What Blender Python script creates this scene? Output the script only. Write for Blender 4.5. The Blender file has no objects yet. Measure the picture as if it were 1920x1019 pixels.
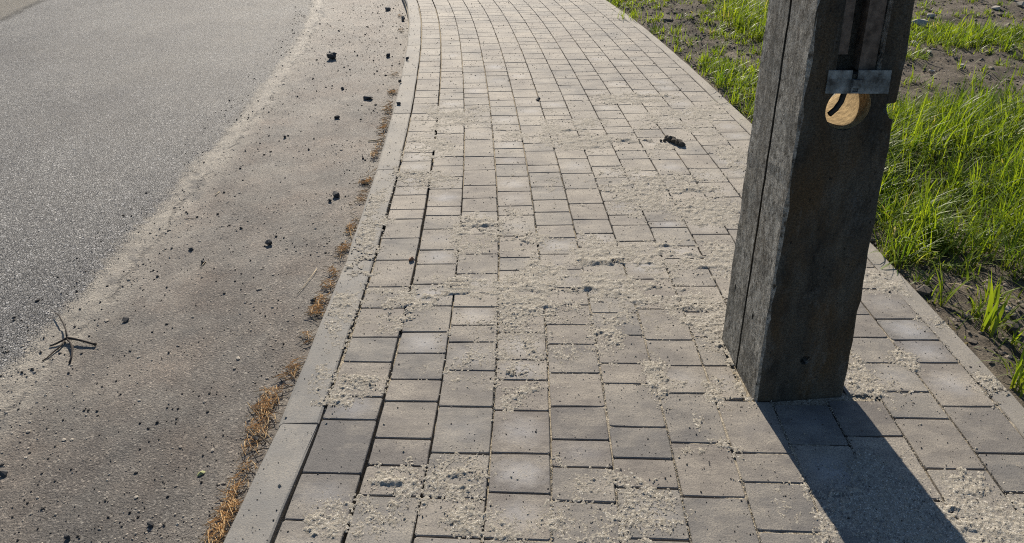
import bpy, bmesh, math, random
import numpy as np
from mathutils import Vector, Matrix, Euler

# ------------------------------------------------------------------ camera, sky, sun, exposure
scene = bpy.context.scene
COL = scene.collection
FPX, CX, CY = 1360.0, 960.0, 509.5          # focal length and centre in photo pixels (1920 x 1019)
PITCH = math.radians(30.07)
CAM_H = 1.474
SUN_EL, SUN_AZ = math.radians(30.0), math.radians(-8.3)   # azimuth clockwise from +Y

cam = bpy.data.cameras.new("camera")
cam.sensor_width = 36.0
cam.lens = FPX / 1920.0 * 36.0
cam.clip_start = 0.05
cam.clip_end = 2000.0
cam_o = bpy.data.objects.new("camera", cam)
cam_o.location = (0, 0, CAM_H)
cam_o.rotation_euler = (math.pi / 2 - PITCH, 0, 0)
COL.objects.link(cam_o)
scene.camera = cam_o

world = bpy.data.worlds.new("World")
scene.world = world
world.use_nodes = True
wn = world.node_tree.nodes
sky = wn.new("ShaderNodeTexSky")
sky.sky_type = 'NISHITA'
sky.sun_disc = False
sky.sun_elevation = SUN_EL
sky.sun_rotation = SUN_AZ
sky.ozone_density = 3.0
sky.dust_density = 0.4
world.node_tree.links.new(sky.outputs[0], wn["Background"].inputs[0])
wn["Background"].inputs[1].default_value = 0.055

sun = bpy.data.lights.new("sun", 'SUN')
sun.energy = 4.3
sun.angle = math.radians(0.5)
sun.color = (1.0, 0.905, 0.77)
sun_o = bpy.data.objects.new("sun", sun)
S = Vector((math.sin(SUN_AZ) * math.cos(SUN_EL), math.cos(SUN_AZ) * math.cos(SUN_EL), math.sin(SUN_EL)))
sun_o.rotation_euler = S.to_track_quat('Z', 'Y').to_euler()
sun_o.location = S * 30
COL.objects.link(sun_o)

scene.view_settings.view_transform = 'Standard'
scene.view_settings.look = 'None'
scene.view_settings.exposure = 0.86
scene.view_settings.gamma = 1.0
scene.view_settings.use_curve_mapping = False
scene.cycles.use_denoising = False
scene.cycles.filter_width = 1.1
scene.cycles.max_bounces = 6

rng = np.random.default_rng(7)
random.seed(7)

# ------------------------------------------------------------------ helpers: pixels to ground, path curve, noise, meshes
ct, st_ = math.cos(PITCH), math.sin(PITCH)


def ray(x, y):
    u, v = (x - CX) / FPX, (y - CY) / FPX
    return np.array([u, ct - v * st_, -st_ - v * ct])


def grd(x, y, z=0.0):
    d = ray(x, y)
    k = (z - CAM_H) / d[2]
    return np.array([d[0] * k, d[1] * k, z])


def proj(X, Y, Z=0.0):
    X, Y = np.asarray(X, float), np.asarray(Y, float)
    h = CAM_H - Z
    dep = Y * ct + h * st_
    return CX + FPX * X / dep, CY + FPX * (h * ct - Y * st_) / dep


# left edge of the paver field (joint between kerb and pavers), measured along the walk
B0 = np.array([grd(x, y)[:2] for x, y in [(513, 1016), (564, 888), (595, 794), (618, 744), (641, 679), (675, 578), (690, 537),
                                          (705, 488), (723, 412), (736, 366), (748, 324), (756, 287), (765, 246.5), (770, 214),
                                          (776, 189), (782, 149), (787, 110.6), (790, 84), (791, 47), (788, 24), (785, 9)]])
PF = np.polyfit(B0[:, 1], B0[:, 0], 4)
_yy = np.linspace(-6, 60, 6601)


def _cx(y):
    y0, y1 = 1.25, 9.0
    yc = np.clip(y, y0, y1)
    d = np.polyder(PF)
    return np.polyval(PF, yc) + (y - yc) * np.polyval(d, yc)


_xx = _cx(_yy)
_tt = np.concatenate([[0], np.cumsum(np.hypot(np.diff(_xx), np.diff(_yy)))])
_tt -= np.interp(0.0, _yy, _tt)
_tx, _ty = np.gradient(_xx, _tt), np.gradient(_yy, _tt)


def path(s, t):
    """world X, Y at offset s to the right of the kerb joint and distance t along it"""
    x, y = np.interp(t, _tt, _xx), np.interp(t, _tt, _yy)
    tx, ty = np.interp(t, _tt, _tx), np.interp(t, _tt, _ty)
    return x + s * ty, y - s * tx


def path_ang(t):
    return -math.atan2(np.interp(t, _tt, _tx), np.interp(t, _tt, _ty))


def st_of(X, Y):
    t = np.interp(Y, _yy, _tt)
    for _ in range(6):
        px, py = path(0.0, t)
        tx, ty = np.interp(t, _tt, _tx), np.interp(t, _tt, _ty)
        t = t + (X - px) * tx + (Y - py) * ty
    px, py = path(0.0, t)
    return (X - px) * ty - (Y - py) * tx, t


def vnoise(x, y, seed=0):
    xi, yi = np.floor(x).astype(np.int64), np.floor(y).astype(np.int64)
    xf, yf = x - xi, y - yi
    u, v = xf * xf * xf * (xf * (xf * 6 - 15) + 10), yf * yf * yf * (yf * (yf * 6 - 15) + 10)

    def h(a, b):
        n = (a * 374761393 + b * 668265263 + seed * 974634511) & 0xFFFFFFFF
        n = ((n ^ (n >> 13)) * 1274126177) & 0xFFFFFFFF
        n = n ^ (n >> 16)
        return (n & 0xFFFF) / 32767.5 - 1.0
    a, b, c, d = h(xi, yi), h(xi + 1, yi), h(xi, yi + 1), h(xi + 1, yi + 1)
    return (a * (1 - u) + b * u) * (1 - v) + (c * (1 - u) + d * u) * v


def fbm(x, y, o=4, seed=0, g=0.5):
    r, a, f = 0, 1.0, 1.0
    for i in range(o):
        r = r + a * vnoise(x * f + 17.3 * i, y * f - 9.1 * i, seed + i)
        a *= g
        f *= 2.03
    return r


def sstep(a, b, x):
    k = np.clip((x - a) / (b - a), 0, 1)
    return k * k * (3 - 2 * k)


def mesh_np(name, V, F, smooth=False):
    """V (n,3); F (m,k) faces with the same corner count"""
    me = bpy.data.meshes.new(name)
    V = np.ascontiguousarray(V, np.float32)
    F = np.ascontiguousarray(F, np.int32)
    m, k = F.shape
    me.vertices.add(len(V))
    me.vertices.foreach_set("co", V.ravel())
    me.loops.add(m * k)
    me.loops.foreach_set("vertex_index", F.ravel())
    me.polygons.add(m)
    me.polygons.foreach_set("loop_start", np.arange(0, m * k, k, dtype=np.int32))
    me.polygons.foreach_set("loop_total", np.full(m, k, np.int32))
    me.polygons.foreach_set("use_smooth", np.full(m, smooth, bool))
    me.update(calc_edges=True)
    me.validate()
    return me


def add_attr(me, name, vals):
    a = me.attributes.new(name, 'FLOAT', 'POINT')
    a.data.foreach_set("value", np.ascontiguousarray(vals, np.float32))


def link(name, me, mat=None, parent=None, **props):
    o = bpy.data.objects.new(name, me)
    if me is not None and mat is not None and len(me.materials) == 0:
        me.materials.append(mat)
    COL.objects.link(o)
    if parent is not None:
        o.parent = parent
    for k, v in props.items():
        o[k] = v
    return o


def grid_faces(ny, nx):
    i = np.arange(ny * nx).reshape(ny, nx)
    return np.stack([i[:-1, :-1], i[:-1, 1:], i[1:, 1:], i[1:, :-1]], -1).reshape(-1, 4)


def bm_mesh(name, bm, smooth=False):
    me = bpy.data.meshes.new(name)
    bmesh.ops.recalc_face_normals(bm, faces=bm.faces)
    bm.to_mesh(me)
    bm.free()
    if smooth:
        me.polygons.foreach_set("use_smooth", np.ones(len(me.polygons), bool))
    return me


def scatter(name, base_v, base_f, P, R, seed=1, squash=0.7, jitter=0.25):
    """one mesh of many small stones: P (n,3) positions, R (n) radii"""
    g = np.random.default_rng(seed)
    n, m = len(P), len(base_v)
    a = g.uniform(0, 2 * np.pi, n)
    ca, sa = np.cos(a)[:, None], np.sin(a)[:, None]
    b = base_v[None] * (1 + g.uniform(-jitter, jitter, (n, m, 1)))
    sx, sy, sz = g.uniform(.7, 1.25, (n, 1)), g.uniform(.7, 1.25, (n, 1)), g.uniform(.6, 1.1, (n, 1)) * squash
    x, y, z = b[..., 0] * sx, b[..., 1] * sy, b[..., 2] * sz
    V = np.stack([x * ca - y * sa, x * sa + y * ca, z], -1) * R[:, None, None] + P[:, None, :]
    F = (base_f[None] + (np.arange(n) * m)[:, None, None]).reshape(-1, base_f.shape[1])
    me = mesh_np(name, V.reshape(-1, 3), F)
    add_attr(me, "rnd", np.repeat(g.uniform(0, 1, n), m))
    return me


OCT_V = np.array([[1, 0, 0], [-1, 0, 0], [0, 1, 0], [0, -1, 0], [0, 0, 1], [0, 0, -1]], float)
OCT_F = np.array([[0, 2, 4], [2, 1, 4], [1, 3, 4], [3, 0, 4], [2, 0, 5], [1, 2, 5], [3, 1, 5], [0, 3, 5]])
_b = bmesh.new()
bmesh.ops.create_icosphere(_b, subdivisions=1, radius=1)
ICO_V = np.array([v.co[:] for v in _b.verts])
ICO_F = np.array([[v.index for v in f.verts] for f in _b.faces])
_b.free()


# ------------------------------------------------------------------ materials
class NT:
    def __init__(self, name):
        self.m = bpy.data.materials.new(name)
        self.m.use_nodes = True
        self.t = self.m.node_tree
        self.bsdf = self.t.nodes["Principled BSDF"]
        self.out = self.t.nodes["Material Output"]

    def n(self, typ, ins=None, **kw):
        nd = self.t.nodes.new(typ)
        for k, v in kw.items():
            setattr(nd, k, v)
        for k, v in (ins or {}).items():
            self.set(nd.inputs[k], v)
        return nd

    def set(self, sock, v):
        if hasattr(v, "is_linked") or isinstance(v, bpy.types.NodeSocket):
            self.t.links.new(v, sock)
        else:
            if isinstance(v, tuple) and len(v) == 3 and sock.type == 'RGBA':
                v = v + (1,)
            sock.default_value = v

    def pos(self):
        return self.n("ShaderNodeNewGeometry").outputs["Position"]

    def obj(self):
        return self.n("ShaderNodeTexCoord").outputs["Object"]

    def noise(self, vec, scale, detail=4, rough=0.55, dim='3D'):
        return self.n("ShaderNodeTexNoise", {"Vector": vec, "Scale": scale, "Detail": detail, "Roughness": rough}, noise_dimensions=dim).outputs["Fac"]

    def vor(self, vec, scale, feature='F1', out="Distance"):
        return self.n("ShaderNodeTexVoronoi", {"Vector": vec, "Scale": scale}, feature=feature).outputs[out]

    def rng(self, v, a, b, c=0.0, d=1.0):
        return self.n("ShaderNodeMapRange", {0: v, 1: a, 2: b, 3: c, 4: d}, clamp=True).outputs[0]

    def math(self, op, a, b=0.0, c=0.0, clamp=False):
        return self.n("ShaderNodeMath", {0: a, 1: b, 2: c}, operation=op, use_clamp=clamp).outputs[0]

    def mix(self, f, a, b, blend='MIX'):
        nd = self.n("ShaderNodeMix", data_type='RGBA', blend_type=blend)
        self.set(nd.inputs[0], f)
        self.set(nd.inputs[6], a)
        self.set(nd.inputs[7], b)
        return nd.outputs[2]

    def attr(self, name, out="Fac"):
        return self.n("ShaderNodeAttribute", attribute_name=name).outputs[out]

    def bump(self, h, strength, dist, nrm=None):
        nd = self.n("ShaderNodeBump", {"Height": h, "Strength": strength, "Distance": dist})
        if nrm is not None:
            self.set(nd.inputs["Normal"], nrm)
        return nd.outputs[0]

    def map(self, vec, scale=(1, 1, 1), rot=(0, 0, 0)):
        return self.n("ShaderNodeMapping", {"Vector": vec, "Scale": scale, "Rotation": rot}).outputs[0]

    def finish(self, color, rough=0.85, normal=None, spec=0.35):
        self.set(self.bsdf.inputs["Base Color"], color)
        self.set(self.bsdf.inputs["Roughness"], rough)
        self.set(self.bsdf.inputs["Specular IOR Level"], spec)
        if normal is not None:
            self.set(self.bsdf.inputs["Normal"], normal)
        return self.m


DUST = (0.435, 0.388, 0.315)


def mat_paver(name, per_object=True):
    k = NT(name)
    p = k.pos()
    if per_object:
        rnd = k.n("ShaderNodeObjectInfo").outputs["Random"]
        dust = k.n("ShaderNodeAttribute", attribute_name="dust", attribute_type='OBJECT').outputs["Fac"]
    else:
        rnd = k.attr("rnd")
        dust = k.attr("dust")
    base = k.mix(rnd, (0.168, 0.161, 0.152), (0.206, 0.184, 0.162))
    r2 = k.math('FRACT', k.math('MULTIPLY', rnd, 17.31))
    base = k.mix(1.0, base, k.n("ShaderNodeCombineColor", {0: k.rng(r2, 0, 1, .86, 1.12), 1: k.rng(r2, 0, 1, .86, 1.12), 2: k.rng(r2, 0, 1, .88, 1.11)}).outputs[0], 'MULTIPLY')
    blot = k.noise(p, 14, 5, .6)
    base = k.mix(k.rng(blot, .35, .7), base, k.mix(1.0, base, (.80, .80, .81), 'MULTIPLY'))
    fine = k.noise(p, 420, 2, .7)
    base = k.mix(k.rng(fine, .3, .72), k.mix(1.0, base, (.62, .62, .62), 'MULTIPLY'), k.mix(1.0, base, (1.32, 1.31, 1.29), 'MULTIPLY'))
    if per_object:   # pale lime bloom in the middle of some pavers
        o = k.map(k.obj(), (9, 11, 0))
        d = k.n("ShaderNodeVectorMath", {0: o}, operation='LENGTH').outputs["Value"]
        d = k.math('ADD', d, k.rng(k.noise(p, 30, 3), 0, 1, -.35, .35))
        r3 = k.math('FRACT', k.math('MULTIPLY', rnd, 91.7))
        bl = k.math('MULTIPLY', k.rng(d, .8, .1), k.rng(r3, .62, .92, 0, .5))
        base = k.mix(bl, base, (.42, .42, .43))
    # sand dust lying on the faces: patches, heavier up the walk where it also paints in the glare off the pavers
    sep = k.n("ShaderNodeSeparateXYZ", {0: p})
    far = k.rng(sep.outputs[1], 1.5, 4.4, 0.0, 1.0)
    pn = k.noise(p, 3.1, 6, .62)
    stretch = k.noise(k.map(p, (7, 17, 1)), 1.0, 7, .72)
    amt = k.math('ADD', k.math('ADD', k.rng(pn, .3, .70, -.36, .56), k.rng(stretch, .32, .68, -.42, .34)), k.math('ADD', k.rng(far, 0, 1, .04, .50), k.math('MULTIPLY', dust, .46)))
    gr = k.rng(k.noise(p, 190, 3, .7), .36, .60, .12, 1.0)
    f = k.math('MULTIPLY', k.math('MULTIPLY', amt, gr, clamp=True), .92, clamp=True)
    base = k.mix(f, base, DUST)
    # small dark pits
    pit = k.rng(k.vor(p, 95), .09, .04)
    pitg = k.rng(k.noise(p, 33, 1), .52, .6)
    pf = k.math('MULTIPLY', pit, pitg)
    base = k.mix(pf, base, (.045, .042, .04))
    h = k.math('ADD', k.math('MULTIPLY', k.noise(p, 260, 4, .75), 1.0), k.math('MULTIPLY', k.noise(p, 45, 3), .8))
    h = k.math('SUBTRACT', h, pf)
    nrm = k.bump(h, .55, .0035)
    return k.finish(base, .82, nrm, .3)


def mat_kerb(name, tone):
    k = NT(name)
    p = k.pos()
    base = k.mix(k.rng(k.noise(p, 9, 6, .6), .3, .7), tuple(c * .86 for c in tone), tuple(c * 1.1 for c in tone))
    fine = k.noise(p, 330, 3, .7)
    base = k.mix(k.rng(fine, .3, .72), k.mix(1.0, base, (.75, .75, .75), 'MULTIPLY'), k.mix(1.0, base, (1.18, 1.18, 1.17), 'MULTIPLY'))
    sep = k.n("ShaderNodeSeparateXYZ", {0: p})
    far = k.rng(sep.outputs[1], 1.6, 4.5)
    amt = k.math('ADD', k.rng(k.noise(p, 5, 6, .65), .36, .75, -.1, .7), k.math('MULTIPLY', far, .45))
    f = k.math('MULTIPLY', amt, k.rng(k.noise(p, 170, 3, .7), .38, .6, .05, 1), clamp=True)
    base = k.mix(k.math('MULTIPLY', f, .9), base, DUST)
    pf = k.math('MULTIPLY', k.rng(k.vor(p, 70), .10, .05), k.rng(k.noise(p, 20, 1), .5, .58))
    base = k.mix(pf, base, (.05, .047, .042))
    h = k.math('SUBTRACT', k.math('ADD', k.noise(p, 240, 4, .75), k.math('MULTIPLY', k.noise(p, 30, 3), .6)), pf)
    return k.finish(base, .85, k.bump(h, .5, .003), .3)


def mat_sand(name, a=(0.39, 0.36, 0.305), b=(0.28, 0.256, 0.212)):
    k = NT(name)
    p = k.pos()
    c = k.mix(k.rng(k.noise(p, 60, 5, .7), .3, .7), b, a)
    g = k.vor(p, 420, out="Color")
    gv = k.n("ShaderNodeSeparateColor", {0: g}).outputs[0]
    c = k.mix(k.rng(gv, .86, .95), c, (.20, .17, .13))
    c = k.mix(k.rng(gv, .12, .02), c, (.66, .62, .55))
    h = k.math('ADD', k.noise(p, 330, 3, .7), k.math('MULTIPLY', k.noise(p, 110, 3, .6), 1.3))
    return k.finish(c, .95, k.bump(h, .9, .0035), .15)


def mat_stone(name, tones, rough=.8, scale=60):
    k = NT(name)
    p = k.pos()
    r = k.attr("rnd")
    c = k.mix(k.math('FRACT', k.math('ADD', r, k.math('MULTIPLY', k.noise(p, scale, 4, .6), .5))), tones[0], tones[1])
    return k.finish(c, rough, k.bump(k.noise(p, 300, 3), .6, .003), .3)


def mat_bedding():
    k = NT("joint_filling")
    p = k.pos()
    c = k.mix(k.rng(k.noise(p, 130, 4, .7), .35, .62), (.16, .135, .10), (.52, .46, .36))
    return k.finish(c, .95, k.bump(k.noise(p, 260, 3, .7), 1.0, .006), .1)


def mat_road():
    k = NT("asphalt_and_dust")
    p = k.pos()
    uv = k.n("ShaderNodeUVMap", uv_map="st").outputs[0]
    sep = k.n("ShaderNodeSeparateXYZ", {0: uv})
    s, t = sep.outputs[0], sep.outputs[1]
    wob = k.rng(k.noise(p, 2.2, 6, .65), 0, 1, -.14, .14)
    wob2 = k.rng(k.noise(p, 15, 6, .75), 0, 1, -.10, .10)
    sw = k.math('ADD', s, k.math('ADD', k.math('MULTIPLY', wob, .55), wob2))
    # coarse wearing course: stones of many greys bedded in dark binder
    vc = k.n("ShaderNodeTexVoronoi", {"Vector": k.map(p, (1, 1, .3)), "Scale": 105.0, "Randomness": 1.0}, feature='F1')
    cell = k.n("ShaderNodeSeparateColor", {0: vc.outputs["Color"]}).outputs[0]
    edge = k.vor(k.map(p, (1, 1, .3)), 105.0, 'DISTANCE_TO_EDGE')
    ag = k.mix(cell, (.125, .124, .124), (.43, .42, .40))
    ag = k.mix(k.rng(cell, .86, .95), ag, (.54, .53, .51))
    fill = k.rng(k.noise(p, 1.6, 5, .6), .35, .68)
    binder = k.mix(fill, (.075, .074, .073), (.19, .185, .178))
    coarse = k.mix(k.rng(edge, .02, .10), binder, ag)
    coarse = k.mix(k.rng(k.noise(k.map(p, (1.3, .6, 1)), 1.1, 6, .62), .38, .66), coarse, k.mix(1.0, coarse, (.70, .70, .72), 'MULTIPLY'))
    # edge strip: finer, browner, worn
    vf = k.n("ShaderNodeTexVoronoi", {"Vector": p, "Scale": 170.0}, feature='F1')
    cf = k.n("ShaderNodeSeparateColor", {0: vf.outputs["Color"]}).outputs[0]
    strip = k.mix(k.rng(k.noise(p, 150, 4, .75), .34, .66), (.072, .067, .062), (.29, .266, .238))
    strip = k.mix(k.rng(cf, .90, .97), strip, (.42, .39, .34))
    strip = k.mix(k.rng(k.noise(p, 3.2, 5, .6), .4, .7), strip, k.mix(1.0, strip, (1.12, 1.0, .92), 'MULTIPLY'))
    strip = k.mix(k.rng(k.noise(p, 2.6, 5, .65), .38, .62), k.mix(1.0, strip, (.70, .70, .71), 'MULTIPLY'), k.mix(1.0, strip, (1.12, 1.10, 1.08), 'MULTIPLY'))
    seam = k.rng(sw, -1.20, -1.17)
    body = k.mix(seam, coarse, strip)
    # old surface beyond the long joint on the far side
    oldm = k.rng(k.math('ADD', s, k.math('MULTIPLY', wob2, .6)), -4.41, -4.46)
    old = k.mix(k.rng(k.noise(p, 110, 4, .7), .35, .65), (.13, .118, .10), (.27, .245, .20))
    body = k.mix(oldm, body, old)
    jl = k.math('ABSOLUTE', k.math('ADD', k.math('ADD', s, 4.43), k.math('MULTIPLY', wob2, .8)))
    body = k.mix(k.math('MULTIPLY', k.rng(jl, .075, .02), k.rng(k.noise(p, 8, 3), .36, .55, .3, 1)), body, (.028, .025, .022))
    cr = k.math('ABSOLUTE', k.math('ADD', k.math('SUBTRACT', t, 7.75), k.math('MULTIPLY', k.rng(k.noise(p, 5, 5, .7), 0, 1, -1, 1), .32)))
    crk = k.math('MULTIPLY', k.math('MULTIPLY', k.rng(cr, .06, .015), oldm), k.rng(k.noise(p, 9, 2), .38, .5))
    body = k.mix(crk, body, (.025, .022, .02))
    # sand dust: a ridge along the seam, a film over the strip, thinner far out on the road
    ridge = k.math('MULTIPLY', k.rng(sw, -1.25, -1.20), k.rng(sw, -.92, -1.10))
    film = k.math('MULTIPLY', k.rng(sw, -1.25, -1.0), k.rng(k.noise(k.map(p, (1.6, .9, 1)), 1.9, 6, .68), .38, .62, .02, .85))
    film = k.math('MULTIPLY', film, k.rng(t, 1.0, 2.5, .45, 1.0))
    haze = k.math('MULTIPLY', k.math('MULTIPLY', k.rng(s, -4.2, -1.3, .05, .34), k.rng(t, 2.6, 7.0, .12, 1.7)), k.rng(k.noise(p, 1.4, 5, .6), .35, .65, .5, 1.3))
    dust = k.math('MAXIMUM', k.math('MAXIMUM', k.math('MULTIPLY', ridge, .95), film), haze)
    gr = k.rng(k.noise(p, 140, 4, .78), .36, .60, .05, 1.0)
    df = k.math('MULTIPLY', dust, k.math('ADD', gr, k.math('MULTIPLY', ridge, .25)), clamp=True)
    dcol = k.mix(k.rng(k.noise(p, 2.4, 4), .35, .65), (.395, .362, .308), (.345, .31, .268))
    dcol = k.mix(k.math('MULTIPLY', ridge, k.rng(k.noise(p, 7, 4, .6), .3, .6, .3, 1.0)), dcol, (.435, .398, .335))
    body = k.mix(df, body, dcol)
    # broken crust edge of the ridge
    cl = k.math('ABSOLUTE', k.math('ADD', k.math('ADD', s, 1.085), k.rng(k.noise(p, 3.2, 6, .7), 0, 1, -.12, .12)))
    crust = k.math('MULTIPLY', k.rng(cl, .016, .004), k.rng(k.noise(p, 6, 3, .6), .42, .52))
    body = k.mix(k.math('MULTIPLY', crust, .5), body, (.10, .09, .08))
    # bare scraped patch just inside the ridge
    sc = k.math('MULTIPLY', k.math('MULTIPLY', k.rng(sw, -1.17, -1.13), k.rng(sw, -1.03, -1.07)), k.rng(k.noise(p, 4.5, 3), .52, .6, 0, .8))
    body = k.mix(sc, body, k.mix(k.noise(k.map(p, (20, 90, 1)), 1.0, 3), (.12, .115, .11), (.26, .24, .215)))
    pf = k.math('MULTIPLY', k.rng(k.vor(p, 48), .10, .05), k.rng(k.noise(p, 11, 2), .5, .6))
    body = k.mix(k.math('MULTIPLY', pf, seam), body, (.04, .037, .034))
    rough_h = k.math('MULTIPLY', k.math('MULTIPLY', k.rng(edge, 0, .16), k.rng(cell, 0, 1, .6, 1.3)), k.rng(seam, 0, 1, 1, .15))
    fine_h = k.math('MULTIPLY', k.noise(p, 120, 5, .8), k.rng(seam, 0, 1, .4, 1.25))
    h = k.math('ADD', rough_h, fine_h)
    h = k.math('MULTIPLY', h, k.rng(df, 0, 1, 1.0, .72))
    h = k.math('SUBTRACT', h, k.math('ADD', k.math('MULTIPLY', crk, 1.0), k.math('MULTIPLY', crust, .8)))
    return k.finish(body, .78, k.bump(h, 1.0, .012), .35)


def mat_soil():
    k = NT("soil")
    p = k.pos()
    c = k.mix(k.rng(k.noise(p, 3, 6, .6), .35, .65), (.075, .065, .054), (.21, .182, .148))
    c = k.mix(k.rng(k.noise(p, 55, 5, .7), .35, .68), k.mix(1.0, c, (.6, .6, .6), 'MULTIPLY'), k.mix(1.0, c, (1.3, 1.28, 1.22), 'MULTIPLY'))
    h = k.math('ADD', k.noise(p, 45, 6, .7), k.noise(p, 160, 4, .7))
    return k.finish(c, .95, k.bump(h, .9, .012), .1)


def mat_concrete():
    k = NT("old_pole_concrete")
    p = k.obj()
    long = k.map(p, (1, 1, .35))
    c = k.mix(k.rng(k.noise(long, 16, 6, .65), .32, .68), (.026, .025, .022), (.115, .106, .088))
    c = k.mix(k.rng(k.noise(k.map(p, (1, 1, .45)), 6, 5, .65), .44, .62, 0, .85), c, (.095, .064, .034))
    c = k.mix(k.rng(k.noise(k.map(p, (1, 1, .6)), 9, 6, .7), .56, .70, 0, .6), c, (.14, .145, .14))
    # the side towards the road is painted lighter for the grazing sun, along with pale cement bloom
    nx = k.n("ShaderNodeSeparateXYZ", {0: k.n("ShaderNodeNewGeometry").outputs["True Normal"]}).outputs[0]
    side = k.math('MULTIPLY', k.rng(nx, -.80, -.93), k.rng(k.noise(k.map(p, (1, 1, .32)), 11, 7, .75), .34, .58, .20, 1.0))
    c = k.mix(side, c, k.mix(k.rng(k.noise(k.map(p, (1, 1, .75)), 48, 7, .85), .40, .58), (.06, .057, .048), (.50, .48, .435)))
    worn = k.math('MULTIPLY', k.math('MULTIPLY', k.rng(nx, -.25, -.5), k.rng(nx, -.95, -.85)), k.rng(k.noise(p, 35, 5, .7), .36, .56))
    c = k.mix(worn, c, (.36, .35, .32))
    fine = k.noise(p, 210, 4, .75)
    c = k.mix(k.rng(fine, .35, .68), k.mix(1.0, c, (.5, .5, .5), 'MULTIPLY'), k.mix(1.0, c, (1.6, 1.57, 1.5), 'MULTIPLY'))
    lime = k.math('MULTIPLY', k.rng(k.noise(k.map(p, (1, 1, .2)), 24, 6, .75), .56, .76), k.rng(k.noise(p, 150, 3, .7), .38, .6))
    c = k.mix(k.math('MULTIPLY', lime, .8), c, (.22, .22, .205))
    pits = k.math('MULTIPLY', k.rng(k.vor(k.map(p, (1, 1, .5)), 55), .14, .06), k.rng(k.noise(p, 18, 2), .5, .6))
    c = k.mix(pits, c, (.03, .03, .028))
    h = k.math('SUBTRACT', k.math('ADD', k.noise(p, 160, 5, .75), k.math('MULTIPLY', k.noise(long, 30, 4), 1.2)), k.math('MULTIPLY', pits, 1.5))
    return k.finish(c, .88, k.bump(h, 1.0, .008), .25)


def mat_simple(name, a, b, scale=40, rough=.8, bump=.002, spec=.3, metal=0.0, use_obj=False, transl=None):
    k = NT(name)
    p = k.obj() if use_obj else k.pos()
    c = k.mix(k.rng(k.noise(p, scale, 5, .65), .33, .67), a, b)
    k.finish(c, rough, k.bump(k.noise(p, scale * 4, 3, .7), .6, bump) if bump else None, spec)
    k.bsdf.inputs["Metallic"].default_value = metal
    return k.m


def mat_grass():
    k = NT("grass_blade")
    r = k.attr("rnd")
    hf = k.attr("hf")
    c = k.mix(r, (.045, .095, .012), (.20, .26, .02))
    c = k.mix(k.rng(hf, 0, .35, .75, 0), c, (.115, .12, .035))
    c = k.mix(k.rng(r, .93, .96), c, (.36, .30, .15))
    k.finish(c, .5, None, .35)
    tr = k.n("ShaderNodeBsdfTranslucent", {"Color": k.mix(1.0, c, (2.0, 1.9, .8), 'MULTIPLY')})
    mx = k.n("ShaderNodeMixShader", {0: .48, 1: k.bsdf.outputs[0], 2: tr.outputs[0]})
    k.t.links.new(mx.outputs[0], k.out.inputs[0])
    return k.m


M_PAVER = mat_paver("paver_concrete")
M_PAVER_FAR = mat_paver("paver_concrete_massed", False)
M_KERB = mat_kerb("kerb_concrete", (.215, .208, .196))
M_EDGE = mat_kerb("edging_concrete", (.225, .21, .19))
M_SAND = mat_sand("pale_sand")
M_BED = mat_bedding()
M_ROAD = mat_road()
M_SOIL = mat_soil()
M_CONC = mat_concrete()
M_GRASS = mat_grass()
M_GRIT = mat_stone("road_grit", ((.022, .02, .019), (.085, .075, .065)))
M_GRAVEL = mat_stone("pale_gravel", ((.20, .175, .145), (.42, .375, .31)))
M_CRUMB = mat_stone("sand_crumbs", ((.25, .22, .17), (.41, .37, .30)))
M_ASPH = mat_simple("asphalt_lump", (.026, .026, .028), (.085, .082, .08), 120, .75, .003)
M_STONE = mat_simple("grey_stone", (.10, .10, .10), (.17, .165, .16), 60, .85, .003)
M_RUBBLE = mat_simple("pale_rubble", (.30, .265, .215), (.46, .42, .36), 40, .9, .004)
M_TWIG = mat_simple("twig_bark", (.022, .018, .015), (.065, .05, .04), 90, .85, .002)
M_STRAW = mat_simple("dry_straw", (.34, .27, .16), (.48, .40, .27), 90, .7, 0)
M_NEEDLE = mat_stone("dry_needles", ((.46, .28, .12), (.80, .60, .34)), .7)
M_STEEL = mat_simple("weathered_zinc", (.035, .037, .037), (.25, .285, .295), 30, .6, .002, .4, .15, True)
M_RUST = mat_simple("rusty_steel", (.06, .047, .038), (.19, .15, .12), 45, .85, .002, .3, .2, True)
M_LINING = mat_simple("tan_mortar", (.14, .10, .05), (.38, .28, .15), 75, .95, .004, .1, 0, True)
M_CABLE = mat_simple("black_cable", (.012, .012, .012), (.02, .02, .02), 30, .6, 0)

# ------------------------------------------------------------------ setting: road, soil, terrain
ROAD_Z = -0.10
KERB_W = 0.125
NCOL, CW = 12, 0.1718
FIELD = NCOL * CW
EDGE0, EDGE1 = FIELD + 0.005, FIELD + 0.083


def lod(a, b, d0, k):
    """distances from a to b, step d0 near and growing with distance"""
    o, x = [], a
    while x < b:
        o.append(x)
        x += max(d0, d0 * (1 + k * (x - 1.2)))
    o.append(b)
    return np.array(o)


def road_z(s, t):
    X, Y = path(s, t)
    z = ROAD_Z + 0.012 * sstep(-.2, -2.5, s) + .006 * fbm(X * 1.1, Y * .9, 3, 5)
    w = s + .05 * fbm(X * 2.2, Y * 2.2, 4, 11)
    z = z - .010 * sstep(-1.24, -1.17, w)                                     # newer course stands a little higher
    rg = sstep(-1.26, -1.18, w) * sstep(-.92, -1.12, w)
    z = z + rg * (.007 + .006 * fbm(X * 11, Y * 7, 4, 21)) + rg * .003 * vnoise(X * 60, Y * 40, 3)
    z = z + sstep(-1.2, -1.0, s) * .0028 * fbm(X * 14, Y * 9, 4, 31)
    return z


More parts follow.
